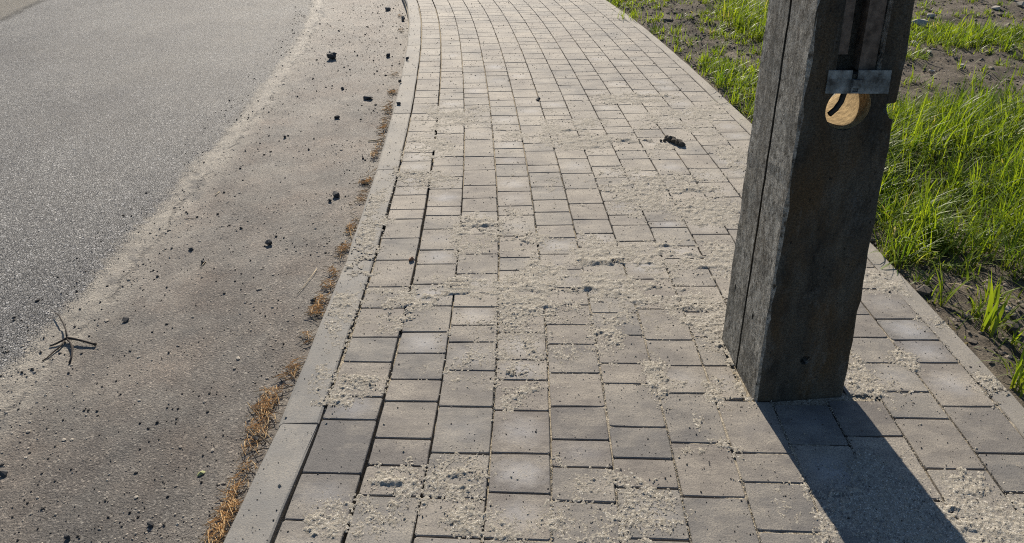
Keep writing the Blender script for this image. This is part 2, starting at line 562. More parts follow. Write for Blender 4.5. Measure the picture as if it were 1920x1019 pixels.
sg = np.concatenate([[-30, -20, -14, -10], np.linspace(-7, -1.5, 150), np.linspace(-1.48, -KERB_W + .02, 190)])
tg = np.concatenate([[-4, -2, -.5, .4], lod(.8, 12, .011, .55), [14, 18, 24, 35, 50]])
SS, TT = np.meshgrid(sg, tg)
X, Y = path(SS, TT)
Z = road_z(SS, TT)
me = mesh_np("road", np.stack([X, Y, Z], -1).reshape(-1, 3), grid_faces(*SS.shape), True)
uvl = me.uv_layers.new(name="st")
vi = np.empty(len(me.loops), np.int32)
me.loops.foreach_get("vertex_index", vi)
uvl.data.foreach_set("uv", np.stack([SS.ravel()[vi], TT.ravel()[vi]], -1).astype(np.float32).ravel())
link("road", me, M_ROAD, kind="structure", label="grey asphalt road with dusty sand strip along the kerb")


def soil_z(X, Y, s):
    z = -.022 + .022 * fbm(X * 1.3, Y * 1.3, 3, 41) + .016 * fbm(X * 7, Y * 7, 4, 43) * sstep(EDGE1 - .02, EDGE1 + .2, s)
    z = z + .013 * np.abs(fbm(X * 26, Y * 26, 3, 45))
    z = np.minimum(z, -.012 + .25 * np.maximum(s - EDGE1, 0))
    return z


sg = np.concatenate([np.linspace(EDGE1 - .03, EDGE1 + 1.6, 170), np.linspace(EDGE1 + 1.62, 7.5, 130), [9, 12, 18, 30]])
tg = np.concatenate([[-4, -2, -.5, .4], lod(.8, 12, .014, .5), [14, 18, 24, 35, 50]])
SS, TT = np.meshgrid(sg, tg)
X, Y = path(SS, TT)
me = mesh_np("ground", np.stack([X, Y, soil_z(X, Y, SS)], -1).reshape(-1, 3), grid_faces(*SS.shape), True)
link("ground", me, M_SOIL, kind="structure", label="bare brown soil verge beside the pavement")
bm = bmesh.new()
bmesh.ops.create_grid(bm, x_segments=8, y_segments=8, size=600)
link("terrain", bm_mesh("terrain", bm), M_SOIL, kind="structure").location = (0, 0, -.35)

# ------------------------------------------------------------------ pole footprint (needed by the pavers)
FL0, FR0 = grd(1415, 753), grd(1582, 741)
BL0 = grd(1352.5, 635)
BR0 = np.array([FR0[0] - .008, BL0[1] + .02, 0])


def at_y(x, y, Y):
    d = ray(x, y)
    k = Y / d[1]
    return np.array([d[0] * k, Y, CAM_H + d[2] * k])


FL1, FR1, BL1 = at_y(1535, 0, FL0[1] + .02), at_y(1720, 0, FR0[1] + .02), at_y(1440, 0, BL0[1] - .02)
BR1 = np.array([FR1[0] - .006, BL1[1] + .015, BL1[2]])
PX0, PX1, PY0, PY1 = FL0[0], FR0[0], (FL0[1] + FR0[1]) / 2, BL0[1]

# where the loose sand lies (used for the dust on each paver and for the sand itself)
PATCH = [  # photo x, y, half width, half depth (pixels), strength
    (745, 902, 52, 24, 1), (715, 965, 62, 55, .95), (850, 895, 72, 42, 1.05), (880, 965, 75, 40, .62), (960, 992, 70, 26, .8), (1052, 880, 45, 24, .62),
    (1112, 925, 48, 45, 1.08), (1130, 985, 45, 45, .9), (1205, 960, 70, 45, .55), (600, 1003, 62, 30, 1), (625, 955, 50, 30, .55), (655, 722, 52, 24, .9),
    (970, 716, 58, 38, 1), (900, 690, 90, 40, .62), (1000, 985, 100, 30, .6), (1232, 700, 20, 50, 1), (1265, 724, 60, 15, 1.1), (1338, 738, 34, 28, 1.05), (1308, 790, 20, 24, .95),
    (1332, 838, 40, 16, .95), (1330, 590, 52, 38, 1.1), (1290, 570, 70, 32, 1), (1362, 648, 14, 40, 1), (1400, 740, 14, 28, .8),
    (1670, 955, 130, 75, 1.45), (1640, 885, 45, 40, 1.35), (1730, 1010, 150, 35, 1.45), (1895, 985, 110, 62, 1.3), (1570, 1000, 60, 42, .95), (1718, 885, 32, 34, .8), (1520, 930, 18, 40, .7),
    (1620, 712, 30, 36, 1.1), (1692, 676, 28, 14, 1), (1655, 530, 36, 30, 1), (1765, 605, 48, 28, 1), (1852, 716, 32, 16, 1),
    (760, 562, 95, 26, .9), (880, 535, 85, 38, .9), (985, 545, 100, 34, 1), (1105, 522, 130, 44, 1.05), (1215, 545, 90, 34, .92), (1150, 485, 110, 34, .92),
    (1262, 482, 95, 34, .9), (1345, 480, 50, 46, .9), (920, 428, 72, 26, .95), (975, 462, 50, 24, .9), (880, 470, 40, 18, .6), (1240, 352, 130, 28, 1), (1325, 380, 66, 46, .9),
    (1170, 348, 60, 44, .8), (1130, 268, 125, 18, 1), (1080, 236, 70, 24, .75), (1200, 186, 80, 9, 1), (1295, 212, 66, 15, .9), (1250, 232, 60, 12, .8), (1380, 300, 30, 60, .7),
    (700, 405, 30, 80, .62), (655, 570, 45, 60, .72), (740, 596, 45, 22, .6), (640, 640, 30, 50, .5), (820, 275, 60, 24, .6), (760, 335, 36, 30, .6), (820, 330, 40, 20, .5), (1000, 620, 160, 60, .42), (1130, 600, 90, 60, .45),
    (860, 220, 60, 24, .55), (950, 255, 60, 20, .5),
]


def patch_mask(X, Y, soft=False):
    wx = .022 * fbm(X * 16, Y * 11, 3, 61)
    wy = .03 * fbm(X * 15 + 9, Y * 10, 3, 62)
    m = np.zeros_like(X)
    for px, py, rx, ry, a in PATCH:
        c = grd(px, py)
        q = py + 278.0
        RX, RY = rx * 1.7032 / q, ry * 2677 / q ** 2
        r2 = ((X + wx - c[0]) / RX) ** 2 + ((Y + wy - c[1]) / RY) ** 2
        m = np.maximum(m, a * (np.exp(-r2 * .45) if soft else np.clip(1.12 * np.exp(-r2 * .9), 0, 1)))
    return m


# ------------------------------------------------------------------ pavement: joints measured per column
JY = [
    [977, 888, 787, 744, 679, 633, 578, 538, 488, 447, 411, 393, 366, 349.5, 324.5, 302.5, 286.5, 266, 246.5, 226.5, 213, 195, 183, 170, 149, 136.5, 125.5, 105, 91, 73, 55.5],
    [930, 873, 822, 753, 712, 663, 623, 574, 533, 495.5, 469, 430, 404.5, 387.5, 354.5, 332, 311.5, 294, 273, 250.5, 235, 219.5, 203, 187.5, 174.5, 166, 145, 134.5, 128, 111.5, 98, 86.5, 67.5, 55],
    [1007, 934, 850, 763, 695, 642, 610, 576, 550, 514, 477, 439, 417, 397, 372, 348, 319, 294, 262, 240.5, 231, 219.5, 206, 197, 183, 176, 166, 156, 136, 125, 113.5, 99, 87, 72.5, 52],
    [1012, 925, 851, 770, 713, 675, 624, 590, 555, 530, 507, 483, 443, 404, 386.5, 359, 331, 308.5, 295.5, 279, 266, 245, 234.5, 217, 200, 188.5, 172, 162.5, 142.5, 135, 117, 94, 82, 68.5],
    [941, 876.5, 824.5, 763, 700, 646, 609, 572, 540, 506, 477, 446.5, 422.5, 398, 375, 350.5, 323.5, 310, 284, 269, 256, 236, 217.5, 200.5, 183, 168, 150, 136.5, 117.5, 101, 90],
    [1012, 915, 860, 801, 720, 682, 629, 587, 558, 527, 492, 463, 438, 412, 382, 354.5, 325.5, 298, 278, 262, 246, 225, 217, 203, 190, 172, 158, 136, 120],
    [932, 831, 738, 686, 638, 580, 524, 480, 453, 422.5, 403.5, 377, 357, 334, 312, 291.5, 278, 254, 243, 224, 208.5, 189, 178, 160, 148, 132],
    [998, 906, 850, 752, 686, 632, 585, 537, 485, 462, 427, 415, 387, 357, 340, 321, 298.5, 283, 266, 250, 238, 223, 208, 197.5, 180, 168, 150],
    [936, 834.5, 758, 600, 560, 520, 480, 440, 410, 390, 360, 328, 300, 281, 258, 243, 227, 213, 196.5, 182, 165, 152],
    [936, 818, 741, 690, 640, 600, 560, 520, 470, 430, 400, 370, 342, 316, 290, 265, 241, 217, 200, 181, 168, 150, 138],
    [975, 880, 785, 735, 681, 633, 590, 540, 500, 460, 430, 400, 362, 334, 316, 288, 272.5, 254, 239.5, 220, 204, 186, 171, 160],
    [925, 851, 763, 681, 638, 598.5, 542, 502, 460, 420, 390, 355, 326, 306, 287, 263, 248, 226.5, 214, 204.5, 190, 172, 154, 141],
]
T_MIN, T_MAX = 0.85, 9.9
CLASSES = (.107, .162, .207)


def jit_fill(ts, a, b, g):
    """random joints from a up to b with paver lengths of the three sizes"""
    x = a
    while x < b:
        x += CLASSES[g.integers(0, 3)] + .004
        ts.append(x)


cells = []     # (column, s0, s1, t0, t1)
g = np.random.default_rng(3)
tline = np.linspace(0.3, 11, 2200)
for c in range(NCOL):
    sc_ = (c + .5) * CW
    X, Y = path(sc_, tline)
    yy = proj(X, Y)[1]
    ts = sorted(float(np.interp(-y, -yy, tline)) for y in JY[c])
    full = [ts[0]]
    for a, b in zip(ts[:-1], ts[1:]):
        if b - a > .30:
            nseg = int(round((b - a) / .17))
            full += [a + (b - a) * i / nseg for i in range(1, nseg)]
        full.append(b)
    lo = []
    x = full[0]
    while x > T_MIN:
        x -= CLASSES[g.integers(0, 3)] + .004
        lo.append(x)
    hi = []
    jit_fill(hi, full[-1], T_MAX, g)
    full = lo[::-1] + full + hi
    for a, b in zip(full[:-1], full[1:]):
        if b - a > .045:
            cells.append([c, c * CW, (c + 1) * CW, a, b])

# cut the pavers round the pole
pole_s = [st_of(x, y) for x, y in ((PX0, PY0), (PX1, PY0), (BL0[0], PY1), (BR0[0], PY1))]
ps0, ps1 = min(p[0] for p in pole_s) - .006, max(p[0] for p in pole_s) + .006
pt0, pt1 = min(p[1] for p in pole_s) - .004, max(p[1] for p in pole_s) + .006
out = []
for c, s0, s1, a, b in cells:
    if s1 <= ps0 or s0 >= ps1 or b <= pt0 or a >= pt1:
        out.append([c, s0, s1, a, b])
        continue
    if a < pt0 - .03:
        out.append([c, s0, s1, a, pt0])
    if b > pt1 + .03:
        out.append([c, s0, s1, pt1, b])
    a2, b2 = max(a, pt0), min(b, pt1)
    if b2 - a2 > .03:
        if ps0 - s0 > .03:
            out.append([c, s0, ps0, a2, b2])
        if s1 - ps1 > .03:
            out.append([c, ps1, s1, a2, b2])
cells = out

# bedding under and between the pavers; its level is the depth of the joints
sg = np.linspace(-.01, EDGE0 + .004, 150)
tg = lod(T_MIN - .3, T_MAX + .2, .014, .35)
SS, TT = np.meshgrid(sg, tg)
X, Y = path(SS, TT)
fillz = -.019 + .010 * fbm(X * 2.3, Y * 1.6, 3, 51) + .013 * sstep(.3, .8, SS) * sstep(3.4, 2.3, TT) + .004 * fbm(X * 30, Y * 22, 2, 52)
fillz = np.where(np.abs(SS - CW) < .05, fillz - .010, fillz)
fillz = np.where((SS < .04), fillz - .004, fillz)
fillz = np.clip(fillz, -.035, -.0025)
near_pole = np.exp(-(((SS - (ps0 + ps1) / 2) / .2) ** 4 + ((TT - (pt0 + pt1) / 2) / .23) ** 4))
fillz = np.maximum(fillz, -.03 + .027 * near_pole)
me = mesh_np("pavement", np.stack([X, Y, fillz], -1).reshape(-1, 3), grid_faces(*SS.shape), True)
pavement = link("pavement", me, M_BED, kind="structure", label="curving grey concrete block pavement strewn with pale sand")


def paver_bm(L, W, g, top=0.0):
    """block with a wavy outline, rounded corners and a worn chamfer; returns verts, faces (lists)"""
    hw, hl, c = W / 2, L / 2, .005
    pts = []
    for sx, sy, order in ((-1, -1, 0), (1, -1, 1), (1, 1, 0), (-1, 1, 1)):
        a, b = (sx * hw, sy * (hl - c)), (sx * (hw - c), sy * hl)
        pts += [a, b] if order == 0 else [b, a]
    ring = []
    for i in range(8):
        p, q = pts[i], pts[(i + 1) % 8]
        ring.append(p)
        if i % 2 == 1:
            ring.append(((p[0] + q[0]) / 2, (p[1] + q[1]) / 2))
    ring = np.array(ring) + g.normal(0, .0008, (len(ring), 2))
    n = len(ring)
    ins = .0022
    inner = ring - np.stack([np.sign(ring[:, 0]) * np.where(np.abs(np.abs(ring[:, 0]) - hw) < .02, ins, 0),
                             np.sign(ring[:, 1]) * np.where(np.abs(np.abs(ring[:, 1]) - hl) < .02, ins, 0)], -1)
    V = [(x, y, -.06) for x, y in ring] + [(x, y, -.0020) for x, y in ring] + [(x, y, top) for x, y in inner]
    F = []
    for lv in range(2):
        for i in range(n):
            j = (i + 1) % n
            F.append([lv * n + i, lv * n + j, (lv + 1) * n + j, (lv + 1) * n + i])
    F.append([2 * n + i for i in range(n)])
    return V, F


g = np.random.default_rng(11)
PAVER_ME = {}
for L in CLASSES:
    for v in range(5):
        V, F = paver_bm(L, CW - .0052, g)
        m_ = bpy.data.meshes.new("paver")
        m_.from_pydata(V, [], F)
        m_.materials.append(M_PAVER)
        PAVER_ME[(L, v)] = m_

info = []
for c, s0, s1, a, b in cells:
    sm, tm = (s0 + s1) / 2, (a + b) / 2
    x, y = path(sm, tm)
    px, py = proj(x, y)
    vis = -60 < px < 1980 and -25 < py < 1090
    hidden = 1400 < px < 1600 and 100 < py < 700
    area = (s1 - s0) * (b - a) / (y * y + 2.2) ** 1.5
    info.append((-(area if vis and not hidden else 0), c, s0, s1, a, b, float(x), float(y)))
info.sort()
farV, farF, farR, farD, off = [], [], [], [], 0
count = 0
for rank, (ar, c, s0, s1, a, b, x, y) in enumerate(info):
    gap_t = .0042 + g.uniform(0, .0016)
    w = (s1 - s0) - .0052 - g.uniform(0, .0014)
    xo = 0.0
    if c == 0:
        w -= .003
        xo = -.001
    if c == 1:
        w -= .002
        xo = .0015
    L = math.dist(path((s0 + s1) / 2, a), path((s0 + s1) / 2, b)) - gap_t
    cls = min(CLASSES, key=lambda q: abs(q - L))
    rot = Euler((g.normal(0, .0015), g.normal(0, .003), path_ang((a + b) / 2) * 1.0 + g.normal(0, .0035)))
    sm = (s0 + s1) / 2 + xo
    x, y = path(sm, (a + b) / 2)
    loc = Vector((x, y, g.normal(0, .0004)))
    qx, qy = path(np.array([sm - .05, sm, sm + .05, sm - .05, sm + .05]), np.array([a + .03, (a + b) / 2, a + .03, b - .03, b - .03]))
    dv = float(patch_mask(qx, qy, True).mean())
    if ar < 0 and count < 300:
        count += 1
        o = bpy.data.objects.new("paver", PAVER_ME[(cls, int(g.integers(0, 5)))])
        COL.objects.link(o)
        o.parent = pavement
        o.location = loc
        o.rotation_euler = rot
        o.scale = (w / (CW - .0052), L / cls, 1)
        o["dust"] = dv
    elif y > .7:
        V, F = paver_bm(L, w, g)
        M = Matrix.Translation(loc) @ rot.to_matrix().to_4x4()
        farV += [tuple(M @ Vector(v)) for v in V]
        farF += [[i + off for i in f] for f in F]
        farR += [g.random()] * len(V)
        farD += [dv] * len(V)
        off += len(V)
m_ = bpy.data.meshes.new("paver_mass")
m_.from_pydata(farV, [], farF)
add_attr(m_, "rnd", farR)
add_attr(m_, "dust", farD)
link("distant_pavers", m_, M_PAVER_FAR, pavement, kind="stuff")

# ------------------------------------------------------------------ kerb and edging
def bar_mesh(name, L, prof, g, seg=6, jit=.0012):
    """profile (x,z) swept along y for length L, closed ends"""
    bm = bmesh.new()
    rings = []
    for i in range(seg + 1):
        y = -L / 2 + L * i / seg
        end = .003 if i in (0, seg) else 0
        rings.append([bm.verts.new((px + g.normal(0, jit), y, pz - (end if pz > -.02 else 0) + g.normal(0, jit * .4))) for px, pz in prof])
    n = len(prof)
    for i in range(seg):
        for j in range(n):
            k = (j + 1) % n
            bm.faces.new((rings[i][j], rings[i][k], rings[i + 1][k], rings[i + 1][j]))
    bm.faces.new(rings[0])
    bm.faces.new(rings[-1][::-1])
    return bm_mesh(name, bm)


KP = [(-KERB_W, -.24), (-KERB_W, -.014), (-KERB_W + .004, -.006), (-KERB_W + .013, -.0005), (-.011, .0005), (-.0065, -.003), (-.0065, -.24)]
EP = [(EDGE0, -.24), (EDGE0, -.003), (EDGE0 + .004, .001), (EDGE1 - .008, .002), (EDGE1 - .001, -.005), (EDGE1, -.24)]


def strip_below(name, s0, s1, z, label):
    tg = np.concatenate([np.linspace(.3, 12, 60), [20, 35]])
    a, b = path(s0, tg), path(s1, tg)
    V = np.concatenate([np.stack([a[0], a[1], np.full(len(tg), z)], -1), np.stack([b[0], b[1], np.full(len(tg), z)], -1)])
    n = len(tg)
    F = np.array([[i, n + i, n + i + 1, i + 1] for i in range(n - 1)])
    return link(name, mesh_np(name, V, F), M_BED, kind="structure", label=label)


kerb = strip_below("kerb", -KERB_W - .01, .004, -.05, "row of grey concrete kerbstones between road and pavers")
edging = strip_below("edging", EDGE0 - .008, EDGE1 + .01, -.05, "narrow concrete edging between pavers and grass")


def t_at(s, y):
    X, Y = path(s, tline)
    return float(np.interp(-y, -proj(X, Y)[1], tline))


kt = [t_at(-.06, y) for y in (793, 487, 317, 212, 141)]
kt = [kt[0] - 1.0] + kt
while kt[-1] < 12:
    kt.append(kt[-1] + 1.0)
for a, b in zip(kt[:-1], kt[1:]):
    tm = (a + b) / 2
    # split long stones into chords so that the curve stays fair
    L = math.dist(path(0, a), path(0, b)) - .008
    me = bar_mesh("kerbstone", L, KP, g)
    o = link("kerbstone", me, M_KERB, kerb)
    pa, pb = path(0, a), path(0, b)
    o.location = ((pa[0] + pb[0]) / 2, (pa[1] + pb[1]) / 2, g.normal(0, .0006))
    o.rotation_euler = (g.normal(0, .0008), g.normal(0, .004), path_ang(tm))
et = [t_at(EDGE1, 731)]
et = [et[0] - 1.0] + et
while et[-1] < 12:
    et.append(et[-1] + 1.0)
for a, b in zip(et[:-1], et[1:]):
    tm = (a + b) / 2
    L = math.dist(path(EDGE0, a), path(EDGE0, b)) - .004
    me = bar_mesh("edging_stone", L, [(px - EDGE0, pz) for px, pz in EP], g)
    o = link("edging_stone", me, M_EDGE, edging)
    pa, pb = path(EDGE0, a), path(EDGE0, b)
    o.location = ((pa[0] + pb[0]) / 2, (pa[1] + pb[1]) / 2, g.normal(0, .0006))
    o.rotation_euler = (g.normal(0, .0008), g.normal(0, .004), path_ang(tm))

# ------------------------------------------------------------------ concrete utility pole
POLE_C = (FL0 + FR0 + BL0 + BR0) / 4
pole = link("utility_pole", None, label="weathered dark concrete utility pole with steel plate standing in the pavement", category="pole")
pole.location = (POLE_C[0], POLE_C[1], 0)
PO = np.array([POLE_C[0], POLE_C[1], 0.0])


def corner(a, b, z):
    f = z / b[2]
    if f > 1.45:
        f = 1.45 + (f - 1.45) * .12          # taper eases further up
    p = a + (b - a) * f
    return np.array([p[0], p[1], z])


def pole_corners(z):
    lean = (FL1 - FL0)[:2] / FL1[2]
    return [corner(FL0, FL1, z), corner(FR0, FR1, z), corner(BR0, BR1, z), corner(BL0, BL1, z)]


bm = bmesh.new()
rings = []
zs = list(np.linspace(-.35, 1.6, 40)) + [1.8, 2.2, 2.8, 3.6, 4.6, 5.8, 7.0]
g = np.random.default_rng(21)
for z in zs:
    c4 = pole_corners(z)
    ring = []
    for i in range(4):
        p, pr, nx = c4[i], c4[i - 1], c4[(i + 1) % 4]
        ch = .007 + .0025 * g.standard_normal()
        for q in (pr, nx):
            d = (q - p) / np.linalg.norm(q - p)
            r = p + d * max(ch, .002) - PO
            r[:2] += g.normal(0, .0007, 2)
            ring.append(bm.verts.new(tuple(r)))
    rings.append(ring)
for a, b in zip(rings[:-1], rings[1:]):
    for i in range(8):
        j = (i + 1) % 8
        bm.faces.new((a[i], a[j], b[j], b[i]))
bm.faces.new(rings[0][::-1])
bm.faces.new(rings[-1])
shaft_me = bm_mesh("shaft", bm)
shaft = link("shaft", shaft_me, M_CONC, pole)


def on_front(x, y, depth=0.0):
    """pole-local point on the front face seen at photo pixel x, y; depth into the pole along +Y"""
    n = np.cross(FR0 - FL0, FL1 - FL0)
    d = ray(x, y)
    o_ = np.array([0, 0, CAM_H])
    k = np.dot(FL0 - o_, n) / np.dot(d, n)
    p = o_ + d * k - PO
    p[1] += depth
    return p


def on_left(x, y):
    n = np.cross(BL0 - FL0, FL1 - FL0)
    d = ray(x, y)
    o_ = np.array([0, 0, CAM_H])
    k = np.dot(FL0 - o_, n) / np.dot(d, n)
    return o_ + d * k - PO


cutters = []


def hexa(name, P):
    """8 corner box: 4 front (ccw) then 4 back"""
    bm = bmesh.new()
    v = [bm.verts.new(tuple(p)) for p in P]
    for f in ((0, 1, 2, 3), (7, 6, 5, 4), (0, 4, 5, 1), (1, 5, 6, 2), (2, 6, 7, 3), (3, 7, 4, 0)):
        bm.faces.new([v[i] for i in f])
    return bm_mesh(name, bm)


def cut(me):
    o = bpy.data.objects.new("cutter", me)
    COL.objects.link(o)
    o.location = pole.location
    cutters.append(o)


def up(p, q, z):
    f = (z - p[2]) / (q[2] - p[2])
    return p + (q - p) * f


# channel down the front face, ending just under the top of the steel plate
rl0, rl1 = on_front(1566, 140), on_front(1587, 0)
rr0, rr1 = on_front(1648, 140), on_front(1674, 0)
rl3, rr3 = up(rl0, rl1, 1.75), up(rr0, rr1, 1.75)
Dp = np.array([0, .055, 0])
e = np.array([0, -.02, 0])
w_in_l, w_in_r = np.array([.002, 0, 0]), np.array([-.004, 0, 0])
cut(hexa("c", [rl0 + e, rr0 + e + [.008, 0, 0], rr3 + e + [.008, 0, 0], rl3 + e,
               rl0 + Dp + w_in_l, rr0 + Dp + w_in_r, rr3 + Dp + w_in_r, rl3 + Dp + w_in_l]))
# round hole right through; back flare added so sun reaches the inside
hc = on_front(1588.5, 204)
hr = .0535
bm = bmesh.new()
N = 36
r0 = [bm.verts.new((hc[0] + hr * math.cos(2 * math.pi * i / N), hc[1] - .03, hc[2] + hr * math.sin(2 * math.pi * i / N))) for i in range(N)]
r1 = [bm.verts.new((hc[0] + .030 + .112 * math.cos(2 * math.pi * i / N), hc[1] + .42, hc[2] + .018 + .112 * math.sin(2 * math.pi * i / N))) for i in range(N)]
for i in range(N):
    j = (i + 1) % N
    bm.faces.new((r0[i], r0[j], r1[j], r1[i]))
bm.faces.new(r0)
bm.faces.new(r1)
cut(bm_mesh("c", bm))
# groove down the left face
ga, gb = on_left(1379, 700), on_left(1485, 0)
ga = up(ga, gb, -.3)
gc = up(ga, gb, 1.9)
o1, o2 = np.array([-.02, 0, 0]), np.array([.011, 0, 0])
wy = np.array([0, .0062, 0])
cut(hexa("c", [ga + o1 - wy, ga + o1 + wy, gc + o1 + wy, gc + o1 - wy, ga + o2 - wy, ga + o2 + wy, gc + o2 + wy, gc + o2 - wy]))
# shallow bolt hole near the foot
bh = on_front(1510, 676)
bm = bmesh.new()
bmesh.ops.create_cone(bm, cap_ends=True, segments=20, radius1=.0165, radius2=.0155, depth=.05,
                      matrix=Matrix.Translation(Vector(bh)) @ Matrix.Rotation(math.pi / 2, 4, 'X'))
cut(bm_mesh("c", bm))
# chips: the bite in the right arris, two air holes on the left face
for (p, r, sc) in ((on_front(1692, 208), .050, (1, 1.2, .60)), (on_left(1379, 540), .007, (1, .8, 2.4)), (on_left(1412, 592), .007, (1, .9, 2.2)),
                   (on_front(1497, 60), .006, (1.5, 1, 2)), (on_front(1452, 540), .007, (1, 1, 1.6)), (on_front(1700, 110), .007, (1, 1, 2))):
    bm = bmesh.new()
    bmesh.ops.create_icosphere(bm, subdivisions=2, radius=r)
    for v in bm.verts:
        v.co *= 1 + .18 * g.standard_normal() * .6
    bmesh.ops.scale(bm, vec=sc, verts=bm.verts)
    bmesh.ops.translate(bm, vec=tuple(p), verts=bm.verts)
    cut(bm_mesh("c", bm))
for c_ in cutters:
    md = shaft.modifiers.new("b", 'BOOLEAN')
    md.operation = 'DIFFERENCE'
    md.solver = 'EXACT'
    md.object = c_
bpy.context.view_layer.update()
dg = bpy.context.evaluated_depsgraph_get()
new_me = bpy.data.meshes.new_from_object(shaft.evaluated_get(dg), depsgraph=dg)
shaft.modifiers.clear()
shaft.data = new_me
new_me.name = "shaft"
if len(new_me.materials) == 0:
    new_me.materials.append(M_CONC)
for c_ in cutters:
    bpy.data.objects.remove(c_)

# mortar skin inside the hole
bm = bmesh.new()
N = 36


def hole_ring(f, r_off):
    y = hc[1] - .03 + .45 * f
    r = hr + (.112 - hr) * f - r_off
    cx, cz = hc[0] + .030 * f, hc[2] + .018 * f
    return [bm.verts.new((cx + r * math.cos(2 * math.pi * i / N), y, cz + r * math.sin(2 * math.pi * i / N))) for i in range(N)]


yb = (BL0[1] + BR0[1]) / 2 - PO[1]
fr = [.082 + (.70 - .082) * i / 6 for i in range(7)]
inner = [hole_ring(f, .0016 + (.0022 + .0015 * math.sin(7 * f * 5)) * min(1, (f - .08) * 8)) for f in fr]
outer = [hole_ring(f, .0006) for f in fr]
for ra, rb in zip(inner[:-1], inner[1:]):
    for i in range(N):
        j = (i + 1) % N
        bm.faces.new((ra[i], ra[j], rb[j], rb[i]))
for ra, rb in zip(outer[:-1], outer[1:]):
    for i in range(N):
        j = (i + 1) % N
        bm.faces.new((ra[j], ra[i], rb[i], rb[j]))
for ra, rb in ((inner[0], outer[0]), (outer[-1], inner[-1])):
    for i in range(N):
        j = (i + 1) % N
        bm.faces.new((ra[i], rb[i], rb[j], ra[j]))
link("hole_lining", bm_mesh("hole_lining", bm, True), M_LINING, pole, label="sunlit tan mortar inside the round hole")


def plate_part(x0, x1, y0, y1):
    tilt = lambda x, y: on_front(x - (y - 131) * .16, y)
    q = [tilt(x0, y1), tilt(x1, y1), tilt(x1, y0), tilt(x0, y0)]
    return [c + np.array([0, d, 0]) for d in (-.0048, -.0012) for c in q]


bm = bmesh.new()
for bx in ((1553, 1598, 131.5, 149), (1609, 1671, 131.5, 149), (1553, 1671, 149.2, 175)):
    v = [bm.verts.new(tuple(c)) for c in plate_part(*bx)]
    for f in ((0, 1, 2, 3), (7, 6, 5, 4), (0, 4, 5, 1), (1, 5, 6, 2), (2, 6, 7, 3), (3, 7, 4, 0)):
        bm.faces.new([v[i] for i in f])
plate = link("steel_plate", bm_mesh("steel_plate", bm), M_STEEL, pole, label="grimy galvanised steel plate with a notched tab")
tc = on_front(1601, 160)
pw, ph = .010, .017


def tabbox(x0, x1, z0, z1, y0, y1):
    return [np.array([tc[0] + x, tc[1] + y, tc[2] + z]) for y in (y0, y1) for x, z in ((x0, z0), (x1, z0), (x1, z1), (x0, z1))]


bm = bmesh.new()
for bx in ((-pw, pw, ph - .020, ph, -.016, -.0075), (-pw, -pw + .003, -ph, ph - .020, -.014, -.0075), (pw - .003, pw, -ph, ph - .020, -.014, -.0075), (-pw + .003, pw - .003, -ph, -ph + .004, -.014, -.0075)):
    P = tabbox(*bx)
    v = [bm.verts.new(tuple(p)) for p in P]
    for f in ((0, 1, 2, 3), (7, 6, 5, 4), (0, 4, 5, 1), (1, 5, 6, 2), (2, 6, 7, 3), (3, 7, 4, 0)):
        bm.faces.new([v[i] for i in f])
link("tab", bm_mesh("tab", bm), M_STEEL, plate)

# flat bar lying in the channel
b0, b1 = on_front(1572, 104), on_front(1592, 104)
c0, c1 = on_front(1589, 0), on_front(1608, 0)
b2, b3 = up(b1, c1, 1.70), up(b0, c0, 1.70)
e0, e1 = np.array([0, .008, 0]), np.array([0, .0555, 0])
link("flat_bar", hexa("flat_bar", [b0 + e0, b1 + e0, b2 + e0, b3 + e0, b0 + e1, b1 + e1, b2 + e1, b3 + e1]), M_RUST, pole)
q0, q1 = on_front(1614, 136), on_front(1645, 136)
r0_, r1_ = on_front(1638, 0), on_front(1670, 0)
q2, q3 = up(q1, r1_, 1.70), up(q0, r0_, 1.70)
e0, e1 = np.array([0, .016, 0]), np.array([0, .0550, 0])
link("rusty_strip", hexa("rusty_strip", [q0 + e0, q1 + e0, q2 + e0, q3 + e0, q0 + e1, q1 + e1, q2 + e1, q3 + e1]), M_RUST, pole)


def tube(name, pts, radii, mat, parent=None, seg=8, **props):
    """smooth swept tube through pts (list of xyz)"""
    pts = [Vector(p) for p in pts]
    bm = bmesh.new()
    rings = []
    for i, p in enumerate(pts):
        d = (pts[min(i + 1, len(pts) - 1)] - pts[max(i - 1, 0)]).normalized()
        a = d.orthogonal().normalized()
        if rings:
            a = (prev - d * prev.dot(d)).normalized()
        prev = a
        b = d.cross(a)
        rings.append([bm.verts.new(p + (a * math.cos(2 * math.pi * k / seg) + b * math.sin(2 * math.pi * k / seg)) * radii[i]) for k in range(seg)])
    for ra, rb in zip(rings[:-1], rings[1:]):
        for k in range(seg):
            bm.faces.new((ra[k], ra[(k + 1) % seg], rb[(k + 1) % seg], rb[k]))
    bm.faces.new(rings[0][::-1])
    bm.faces.new(rings[-1])
    return link(name, bm_mesh(name, bm, True), mat, parent, **props)


cp = [on_front(1592, 165, .016), on_front(1587, 180, .016), on_front(1581, 195, .015), on_front(1571, 208, .014), on_front(1558, 217, .010)]
tube("cable", cp, [.0075] * 5, M_CABLE, pole)

